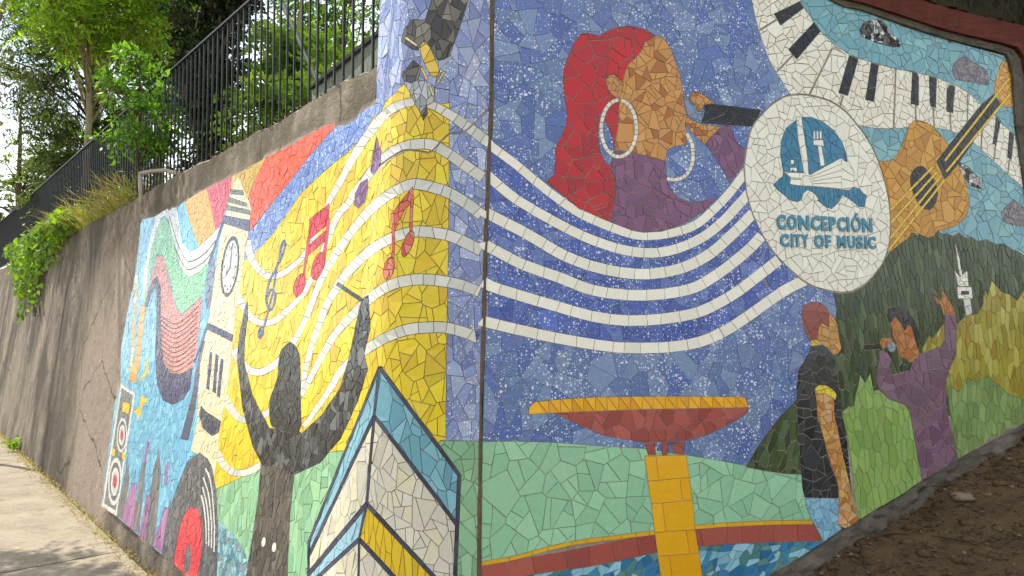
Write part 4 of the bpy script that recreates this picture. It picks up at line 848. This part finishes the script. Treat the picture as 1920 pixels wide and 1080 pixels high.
for ch, xa, xb in (('C', 347, 428), ('I', 446, 466), ('T', 476, 530), ('Y', 540, 608), ('O', 660, 748), ('F', 764, 812), ('M', 872, 950), ('U', 968, 1036), ('S', 1046, 1108), ('I', 1124, 1146), ('C', 1156, 1226)):
    f = ((xa + xb) / 2 - 385) / (1190 - 385); b = 605 + f * 18; t = 484 + f * 24; letter(ch, zx(xa), zx(xb), zy(t), zy(b), txt, PRr)
# ------------------------------------------------------------------ ground, pavement, bank, terrace
def struct(o): o['kind'] = 'structure'; return o
g = 40; xs = np.concatenate([np.linspace(-300, -30, 8), np.linspace(-26, 26, 27), np.linspace(30, 300, 8)]); V = []; 
for x in xs:
    for y in xs: V.append((x, y, -.045 + .006 * math.sin(x * .9) * math.cos(y * .7)))
n = len(xs); struct(mesh('ground', V, [(i * n + j, (i + 1) * n + j, (i + 1) * n + j + 1, i * n + j + 1) for i in range(n - 1) for j in range(n - 1)], 'soil'))
walk = struct(empty('sidewalk', (float(B1[0] + NL[0]), float(B1[1] + NL[1]), 0)))
W0 = np.array([*walk.location])
def plan(t, o, z=0.0): q = B1 + UL * t + NL * o; return np.array([q[0], q[1], z])
t = -15.0; i = 0
while t < 3.0:
    L = 1.32
    for o0, o1 in ((.02, 1.62), (1.63, 3.2)):
        if t > .6 and o0 < 1: continue
        sk = .05; a = random.uniform(-.004, .004); b = random.uniform(-.004, .004); V = []
        nu, nw = 9, 9
        for u in range(nu):
            for w in range(nw):
                fu, fw = u / (nu - 1), w / (nw - 1); e = -.012 if (u in (0, nu - 1) or w in (0, nw - 1)) else 0
                V.append(plan(t + .007 + fu * (L - .014) + (o0 + fw * (o1 - o0)) * sk, o0 + fw * (o1 - o0), a * (fu - .5) + b * (fw - .5) + random.uniform(-.0015, .0015) + e) - W0)
        F = [(u * nw + w, u * nw + w + 1, (u + 1) * nw + w + 1, (u + 1) * nw + w) for u in range(nu - 1) for w in range(nw - 1)]
        mesh('slab', V, F, 'paving', walk, None, True)
    t += L
NR = np.array([UR_ := math.sin(AR), -math.cos(AR)]); URv = np.array([math.cos(AR), math.sin(AR)]); B2 = CTR + NR * R0
def fbm(x, y):
    return .5 * math.sin(3.1 * x + 1.7 * y) * math.cos(2.3 * y - 1.1 * x) + .3 * math.sin(7.7 * x - 4.1 * y + 1) + .2 * math.sin(15.1 * x + 11.3 * y + 2) + .14 * math.sin(31 * x - 27 * y) * math.sin(22 * y + 9)
def bank_z(s, o): return .88 + (s - 2.77) * .37 - .16 * max(o, 0) + .03 * fbm(s * 1.3, o * 1.3)
ss, oo = np.arange(-.8, 7, .045), np.arange(-.12, 4.5, .045); V = []
for s in ss:
    for o in oo:
        q = B2 + URv * s + NR * o; z = max(bank_z(s, o) + random.uniform(-.007, .007), -.03); V.append((q[0], q[1], z))
m = len(oo); struct(mesh('dirt_bank', V, [(i * m + j, i * m + j + 1, (i + 1) * m + j + 1, (i + 1) * m + j) for i in range(len(ss) - 1) for j in range(m - 1)], 'dirt', None, None, True))
# raised ground behind the low wall
V = []; tt = np.linspace(-40, -.05, 60); dd = [.5, 1.2, 2.5, 5, 9, 16, 30]
for t in tt:
    for d in dd:
        q = plan(t, -(d + BL * TOP)); V.append((q[0], q[1], TOP - .02 + .02 * d + .04 * fbm(t, d)))
m = len(dd); struct(mesh('terrace', V, [(i * m + j, (i + 1) * m + j, (i + 1) * m + j + 1, i * m + j + 1) for i in range(len(tt) - 1) for j in range(m - 1)], 'soil', None, None, True))

# ------------------------------------------------------------------ railing on the coping
def rail_pt(s, z, back=.13): p = surf(np.array(s), np.array(TOP)); _, _, nx, ny, _ = base(s); return np.array([p[0] - nx * back, p[1] - ny * back, z])
RZ0, RZ1 = TOP + .035, TOP + 1.03
P0 = rail_pt(-6, TOP); rail = tag(empty('iron_railing', tuple(P0)), 'black iron railing of upright bars along the top of the retaining wall', 'railing')
ra, rb = rail_pt(-24, 0), rail_pt(PIER_S + .02, 0); ux = (rb - ra) / np.linalg.norm(rb - ra)
for nm, z, w, h in (('top_rail', RZ1, .035, .014), ('bottom_rail', RZ0 + .03, .03, .012)):
    mb = MB(); c = (ra + rb) / 2; c[2] = z; mb.box(c - P0, (np.linalg.norm(rb - ra), w, h), (ux, (-ux[1], ux[0], 0), (0, 0, 1))); mb.build(nm, 'black_paint', rail)
bar = MB(); bar.box((0, 0, (RZ1 - RZ0 - .04) / 2), (.0115, .0115, RZ1 - RZ0 - .045), (ux, (-ux[1], ux[0], 0), (0, 0, 1))); bm_ = None
s = PIER_S - .07; k = 0
while s > -24 and k < 215:
    p = rail_pt(s, RZ0 + .035) - P0
    if bm_ is None: o = bar.build('bar', 'black_paint', rail, tuple(p)); bm_ = o.data
    else: o = link('bar', bm_, rail, tuple(p))
    s -= .105; k += 1
# leaning brace seen behind the bars
mb = MB(); a = at(596, 158, 5.0); b = at(526, 0, 5.6); mb.tube([a - a, (b - a) * 1.3], .012, 6); tag(mb.build('iron_brace', 'black_paint', None, tuple(a)), 'thin dark diagonal iron brace rising behind the railing bars', 'brace')
# bent pipe on the coping
pb = at(265, 392, 6.75); mb = MB(); pts = [at(265, 400, 6.75), at(264, 360, 6.75), at(263, 328, 6.75)]; mb.tube([p - pb for p in pts], .017, 8)
pipe = tag(mb.build('bent_pipe', 'rusty_pipe', None, tuple(pb), True), 'bent grey handrail pipe standing on the coping in front of the shrub', 'pipe')
mb = MB(); mb.tube([at(*q) - pb for q in ((261, 326, 6.75), (285, 321, 6.7), (310, 319, 6.65), (328, 324, 6.6), (345, 331, 6.55))], .016, 8); mb.build('pipe_arm', 'rusty_pipe', pipe, None, True)
# clad stair wall behind the railing, beside the pier
c0 = at(712, 62, 5.0); pg = [(585, 168), (600, 148), (660, 102), (735, 45), (735, 160), (700, 175), (585, 210)]
fr = np.array([at(x, y, 5.0 + (735 - x) * .012) for x, y in pg]); dv = np.array([.25, .5, 0]); V = np.concatenate([fr, fr + dv]) - fr[0]; n = len(pg)
sw = tag(empty('stair_wall', tuple(fr[0])), 'grey-green clad sloping stair wall behind the railing next to the blue pier', 'wall')
mesh('cladding', V, [tuple(range(n))[::-1], tuple(range(n, 2 * n))] + [(i, (i + 1) % n, n + (i + 1) % n, n + i) for i in range(n)], 'cladding', sw)
mb = MB(); e = [at(583, 164, 5.0 + 1.8), at(735, 41, 5.0)]; mb.tube([q - fr[0] for q in e], .022, 6); mb.build('cap', 'black_paint', sw)

# ------------------------------------------------------------------ vegetation
def leaf_mesh(name, C, A, B, tint, mat, parent=None, loc=None, kind=None):
    """Leaves as pointed four-sided blades: centres C, half axes A (length) and B (width)."""
    N = len(C); V = np.empty((N, 4, 3), np.float32); V[:, 0] = C - A; V[:, 1] = C + B - A * .1; V[:, 2] = C + A; V[:, 3] = C - B - A * .1
    me = bpy.data.meshes.new(name); me.vertices.add(N * 4); me.vertices.foreach_set('co', V.ravel())
    me.loops.add(N * 4); me.loops.foreach_set('vertex_index', np.arange(N * 4, dtype=np.int32))
    me.polygons.add(N); me.polygons.foreach_set('loop_start', np.arange(0, N * 4, 4, dtype=np.int32)); me.polygons.foreach_set('loop_total', np.full(N, 4, np.int32))
    at_ = me.attributes.new('leaf_tint', 'FLOAT', 'FACE'); at_.data.foreach_set('value', tint.astype(np.float32))
    me.materials.append(M[mat]); me.update(calc_edges=True); o = link(name, me, parent, loc)
    if kind: o['kind'] = kind
    return o
def unit(n): v = RNG.normal(size=(n, 3)); return v / np.linalg.norm(v, axis=1)[:, None]
def sprays(O, D, length, pairs, ll, lw, droop):
    """Leaflets in two ranks along a drooping twig from each O in direction D."""
    n = len(O); C = []; A = []; B = []; T = []
    side = np.cross(D, unit(n)); side /= np.linalg.norm(side, axis=1)[:, None] + 1e-9
    L = length * RNG.uniform(.6, 1.3, n)[:, None]; tn = RNG.uniform(0, 1, n)
    for k in range(pairs):
        f = (k + .5) / pairs; p = O + D * L * f + np.array([0, 0, -1]) * (droop * L * f * f)
        for sg in (-1, 1):
            ax = side * sg * .8 + D * .5 + RNG.normal(0, .28, (n, 3)); ax /= np.linalg.norm(ax, axis=1)[:, None]
            w = np.cross(ax, np.array([0, 0, 1]) + RNG.normal(0, .55, (n, 3))); w /= np.linalg.norm(w, axis=1)[:, None] + 1e-9
            sc = RNG.uniform(.7, 1.25, n)[:, None]
            C.append(p + ax * ll * .5); A.append(ax * ll * .5 * sc); B.append(w * lw * .5 * sc); T.append(np.clip(tn + RNG.normal(0, .2, n), 0, 1))
    return map(np.concatenate, (C, A, B, T))
def tree(name, label, base_, h, cz, rx, rz, limbs, per, length, pairs, ll, lw, mat, bark='bark', droop=.3, trunk=.12, group=None, lean=(0, 0), seed=1, shell=.45, low=.25, cat='tree'):
    rs = random.Random(seed); b = np.array(base_, float); o = tag(empty(name, tuple(b)), label, cat, group)
    top = np.array([lean[0], lean[1], h]); mb = MB(); n = 8
    tp = [top * (i / (n - 1)) + np.array([rs.uniform(-.05, .05), rs.uniform(-.05, .05), 0]) * h * .12 * (i > 0) for i in range(n)]
    mb.tube(tp, [trunk * (1 - .85 * i / (n - 1)) for i in range(n)], 8)
    O = []; D = []
    for i in range(limbs):
        f = low + (1 - low) * (i + rs.random()) / limbs; st = np.array([np.interp(f, np.linspace(0, 1, n), [q[k] for q in tp]) for k in range(3)])
        a = rs.uniform(0, 2 * math.pi); zz = rs.uniform(-1, 1); rr = math.sqrt(max(0, 1 - zz * zz)) * rs.uniform(shell, 1) ** .5
        tgt = np.array([lean[0] * .8, lean[1] * .8, cz]) + np.array([math.cos(a) * rr * rx, math.sin(a) * rr * rx, zz * rz * rs.uniform(.6, 1)])
        if st[2] > tgt[2] + .3: st = np.array([np.interp(max(.1, tgt[2] / h - .1), np.linspace(0, 1, n), [q[k] for q in tp]) for k in range(3)])
        mid = (st + tgt) / 2 + np.array([rs.uniform(-.2, .2), rs.uniform(-.2, .2), .12 * rx])
        pts = [st, st * .55 + mid * .45 + np.array([0, 0, .05]), mid, mid * .45 + tgt * .55, tgt]; r0 = max(.008, trunk * .32 * (1 - f * .6))
        mb.tube(pts, [r0, r0 * .75, r0 * .55, r0 * .4, r0 * .2], 5)
        for j in range(per):
            u = rs.uniform(.35, 1.02) * 4; q = int(min(3, u)); p = pts[q] + (pts[q + 1] - pts[q]) * (u - q) + np.array([rs.gauss(0, 1) for _ in range(3)]) * .07 * rx
            d = (tgt - st); d /= np.linalg.norm(d) + 1e-9; d = d * .6 + np.array([rs.gauss(0, .7), rs.gauss(0, .7), rs.gauss(.05, .45)]); O.append(p); D.append(d / np.linalg.norm(d))
    mb.build('trunk', bark, o, None, True)
    leaf_mesh('crown', *sprays(np.array(O), np.array(D), length, pairs, ll, lw, droop), mat, o)
    return o
def tbase(px, dist): p = at(px, 400, dist); p[2] = TOP - .05 + .02 * dist * .4; return p
gt = 'trees beyond the railing'
tree('conifer_tree', 'tall dark conifer with sparse drooping boughs and sky showing through', tbase(175, 15), 8.2, 3.9, 2.0, 3.8, 125, 24, .42, 11, .11, .024, 'leaf_conifer', droop=.55, trunk=.10, group=gt, seed=3, shell=.25)
tree('acacia_tree', 'slender tree with bright feathery yellow-green leaves in front of the dark conifer', tbase(150, 11), 5.2, 3.7, 1.8, 1.6, 95, 20, .36, 8, .068, .032, 'leaf_bright', 'pale_bark', droop=.45, trunk=.05, lean=(.3, -.2), group=gt, seed=5, shell=.2)
tree('overhanging_acacia_tree', 'feathery yellow-green acacia boughs at the upper left corner', tbase(-150, 13), 6.2, 5.0, 1.5, 1.1, 55, 18, .38, 8, .068, .032, 'leaf_bright', 'pale_bark', droop=.5, trunk=.05, lean=(2.0, 0), group=gt, seed=6, shell=.2, low=.6)
tree('dark_tree', 'dense dark evergreen rising straight behind the middle of the railing', tbase(392, 9.2), 6.6, 3.0, .50, 3.2, 130, 22, .2, 7, .06, .032, 'leaf_dark', droop=.35, trunk=.12, group=gt, seed=7, shell=.1, low=.03)
tree('leafy_tree', 'bright green leafy tree seen through the bars near the stair wall', tbase(560, 8.6), 3.0, 1.15, .95, 1.0, 85, 22, .24, 6, .075, .045, 'leaf_bright', 'pale_bark', droop=.3, trunk=.05, group=gt, seed=9, shell=.2, low=.1)
tree('thin_tree', 'thin pale-leaved tree with open crown above the stair wall', tbase(640, 10), 5.0, 3.5, 1.15, 1.3, 50, 16, .3, 7, .06, .03, 'leaf_mid', droop=.4, trunk=.06, group=gt, seed=13, shell=.3)
tree('broad_tree', 'broad mid-green tree filling the gap behind the acacia and evergreen', tbase(290, 13), 7.2, 4.5, 1.5, 3.0, 60, 20, .3, 8, .08, .04, 'leaf_mid', droop=.35, trunk=.08, group=gt, seed=17, shell=.3)
tree('round_tree', 'rounded dark green tree behind the far left end of the railing', tbase(35, 21), 4.2, 1.6, 1.5, 1.3, 40, 14, .4, 8, .11, .05, 'leaf_conifer', droop=.4, trunk=.10, group=gt, seed=19, shell=.3)
sb = at(258, 345, 7.1); sb[2] = TOP - .02
tree('fence_shrub', 'leafy bright green shrub poking through the railing above the bent pipe', sb, 1.15, .70, .36, .55, 24, 7, .2, 5, .07, .028, 'leaf_mid', droop=.35, trunk=.012, seed=23, shell=.05, cat='shrub', low=.1)
tree('street_tree', 'small street tree beyond the pavement whose leaves shade the slabs', (-6.2, 6.9, -.03), 4.6, 3.8, .75, .6, 26, 12, .3, 6, .07, .035, 'leaf_mid', droop=.3, trunk=.06, lean=(.8, -.5), seed=29, shell=.2, low=.4)
# ivy over the coping at the far end
N = 2300; iz = RNG.uniform(0, 1, N); lobe = RNG.integers(0, 9, N); ls = np.array([-12.2, -11.5, -10.9, -10.3, -9.9, -9.4, -9.0, -8.5, -8.0])[lobe]; ld = np.array([.6, .9, 1.3, .8, 1.1, .6, .5, .3, .2])[lobe]
s = ls + RNG.normal(0, .30, N); zt = 2.9 - iz ** 1.2 * ld * RNG.uniform(.6, 1.05, N) + RNG.normal(0, .03, N)
_, _, nx, ny, _ = base(s); h = .03 + .22 * RNG.random(N) * np.exp(-((iz - .3) / .5) ** 2)
P = surf(s, zt, h); ax = RNG.normal(0, .6, (N, 3)) + np.array([0, 0, -.7]); ax /= np.linalg.norm(ax, axis=1)[:, None]
w = np.cross(ax, np.stack([nx, ny, np.full(N, .5)], -1) + RNG.normal(0, .45, (N, 3))); w /= np.linalg.norm(w, axis=1)[:, None]
ib = surf(np.array(-9.6), np.array(2.6)); ivy = tag(empty('ivy', tuple(ib)), 'green ivy tumbling over the top of the bare concrete wall', 'ivy')
leaf_mesh('foliage', P - ib, ax * .045 * RNG.uniform(.5, 1.3, N)[:, None], w * .034 * RNG.uniform(.6, 1.2, N)[:, None], RNG.random(N), 'ivy_leaf', ivy)
mb = MB()
for k in range(9):
    s0 = -9.9 + random.gauss(0, .6); mb.tube([surf(np.array(s0 + random.uniform(-.1, .1) * j), np.array(2.85 - j * .28), .03) - ib for j in range(5)], .008, 5)
mb.build('stem', 'bark', ivy)
# straw and grass on the coping and at the wall's foot
def blades(name, P, Ln, wd, mat, label, lean=.5, kind='stuff'):
    n = len(P); d = RNG.normal(0, lean, (n, 3)); d[:, 2] = 1; d /= np.linalg.norm(d, axis=1)[:, None]; L = (Ln * RNG.uniform(.4, 1.3, n))[:, None]
    w = np.cross(d, unit(n)); w /= np.linalg.norm(w, axis=1)[:, None]
    bend = RNG.normal(0, .35, (n, 3)); bend[:, 2] = -abs(bend[:, 2]); d2 = d + bend; d2 /= np.linalg.norm(d2, axis=1)[:, None]
    C = np.concatenate([P + d * L * .25, P + d * L * .5 + d2 * L * .25]); A = np.concatenate([d * L * .27, d2 * L * .27]); B = np.concatenate([w, w]) * wd
    o = leaf_mesh(name, C, A, B, np.tile(RNG.random(n), 2), mat, None, None, kind); o['label'] = label; return o
def coping_pts(n, s0, s1, b0, b1):
    s = RNG.uniform(s0, s1, n); bk = RNG.uniform(b0, b1, n); _, _, nx, ny, _ = base(s); p = surf(s, top_of(s)); p[:, 0] -= nx * bk; p[:, 1] -= ny * bk; return p
blades('dry_grass', coping_pts(1500, -9.2, -5.3, -.03, .3), .40, .004, 'straw', 'dry straw-coloured grass along the wall top by the pipe', .95)
blades('green_grass', coping_pts(900, -10, -5.2, -.02, .35), .3, .006, 'ivy_leaf', 'green weeds along the wall top')
blades('coping_litter', coping_pts(1300, -5.3, PIER_S, .0, .16), .045, .0035, 'litter', 'dead leaves and straw caught under the railing', 1.6)
N = 1400; tt = RNG.uniform(-12, .0, N); q = B1 + UL * tt[:, None] + NL * np.abs(RNG.normal(.02, .06, N))[:, None]
blades('pavement_weeds', np.column_stack([q, np.zeros(N)]), .06, .004, 'straw', 'dry weeds where the pavement meets the wall', 1.2)
ws = on_wall([(42, 806)])[0, 0]; wp = surf(np.array(ws), np.array(0.0), .06); tw = tag(empty('weed', tuple(wp)), 'small bright green weed growing at the foot of the bare wall', 'plant')
O = wp * 0 + RNG.normal(0, .03, (26, 3)) * np.array([1, 1, .2]); D = RNG.normal(0, .35, (26, 3)); D[:, 2] = 1; D /= np.linalg.norm(D, axis=1)[:, None]
leaf_mesh('leaves', *sprays(O, D, .22, 5, .05, .016, .4), 'leaf_bright', tw)
# litter on the bank
def bank_pts(n, o1=2.6, lift=.004):
    s = RNG.uniform(.2, 4.2, n); o = RNG.uniform(0, 1, n) ** 1.2 * o1 - .02; z = np.array([bank_z(a, b) for a, b in zip(s, o)]); p = B2 + URv * s[:, None] + NR * o[:, None]
    return np.column_stack([p, z + lift])
P = bank_pts(5200); n = len(P); a = unit(n); a[:, 2] *= .25; w = np.cross(a, np.array([0, 0, 1]) + RNG.normal(0, .3, (n, 3))); w /= np.linalg.norm(w, axis=1)[:, None]
tag(leaf_mesh('leaf_litter', P + np.array([0, 0, .004]), a * .018 * RNG.uniform(.5, 1.4, n)[:, None], w * .007, RNG.random(n), 'litter'), 'scattered dead leaves on the dark dirt bank', kind='stuff')
mb = MB()
for p in bank_pts(520): d = unit(1)[0] * random.uniform(.03, .13); d[2] *= .15; mb.tube([p - d, p + d * .1 + np.array([0, 0, .008]), p + d], random.uniform(.0015, .004), 4)
tag(mb.build('twigs', 'twig'), 'thin twigs and roots lying on the dirt bank', kind='stuff')
def rock(c, r, flat, rs):
    V = []; F = []; nu, nv = 6, 9
    for i in range(nu + 1):
        for j in range(nv):
            th, ph = math.pi * i / nu, 2 * math.pi * j / nv; k = 1 + .22 * math.sin(3 * ph + rs) * math.sin(2 * th + rs) + rs % .3 * math.cos(5 * ph) * .4
            V.append(np.array(c) + r * k * np.array([math.sin(th) * math.cos(ph), math.sin(th) * math.sin(ph), math.cos(th) * flat]))
    for i in range(nu):
        for j in range(nv): F.append((i * nv + j, (i + 1) * nv + j, (i + 1) * nv + (j + 1) % nv, i * nv + (j + 1) % nv))
    return V, F
mb = MB()
for i, p in enumerate(bank_pts(1800)): mb.add(*rock(p - np.array([0, 0, .008]), random.uniform(.008, .035), .6, i * 2.3))
tag(mb.build('clods', 'dirt', None, None, True), 'crumbly clods of dark earth on the bank', kind='stuff')
mb = MB()
for i, p in enumerate(bank_pts(160)): mb.add(*rock(p, random.uniform(.003, .010), .7, i * 1.7))
tag(mb.build('pebbles', 'stone', None, None, True), 'small pebbles on the dirt bank', kind='stuff')
for (s0, o0, r0, lab) in ((2.5, .14, .055, 'flat brownish stone half buried against the plinth at the edge of the frame'),):
    q = B2 + URv * s0 + NR * o0; z = bank_z(s0, o0); V, F = rock((0, 0, 0), r0, .4, s0 * 5)
    tag(mesh('stone', V, F, 'stone', None, (q[0], q[1], z), True), lab, 'stone')
tp = bank_pts(700); tp = tp[(np.sin(tp[:, 0] * 7) + np.sin(tp[:, 1] * 9 + tp[:, 0] * 3)) > .2]
blades('bank_grass', tp, .07, .002, 'litter', 'wisps of dry grass and roots on the dirt bank', 1.3)
# dark bank and hanging grass above the red beam
rib_i = [(1400, -200), (1590, -80), (1700, -8), (1780, 20), (1900, 48), (1985, 72), (2100, 100)]; rib_o = [(1400, -330), (1590, -300), (1700, -290), (1780, -280), (1900, -260), (1985, -250), (2100, -230)]
db = ribbon('earth_bank', rib_i, rib_o, .03, 'dark_earth', None, np.zeros(3), rough=.02); struct(db)
q = on_wall(np.column_stack([RNG.uniform(1560, 2000, 900), np.zeros(900)])); pxs = RNG.uniform(1560, 2000, 900); ytop = np.interp(pxs, [1560, 1590, 1700, 1780, 1900, 2000], [-95, -80, -8, 20, 48, 76])
q = on_wall(np.column_stack([pxs, ytop - RNG.uniform(0, 150, 900)])); P = surf(q[:, 0], q[:, 1], .05)
o = blades('hanging_grass', P, .22, .004, 'dark_grass', 'dark grass and roots hanging above the red beam', .7);
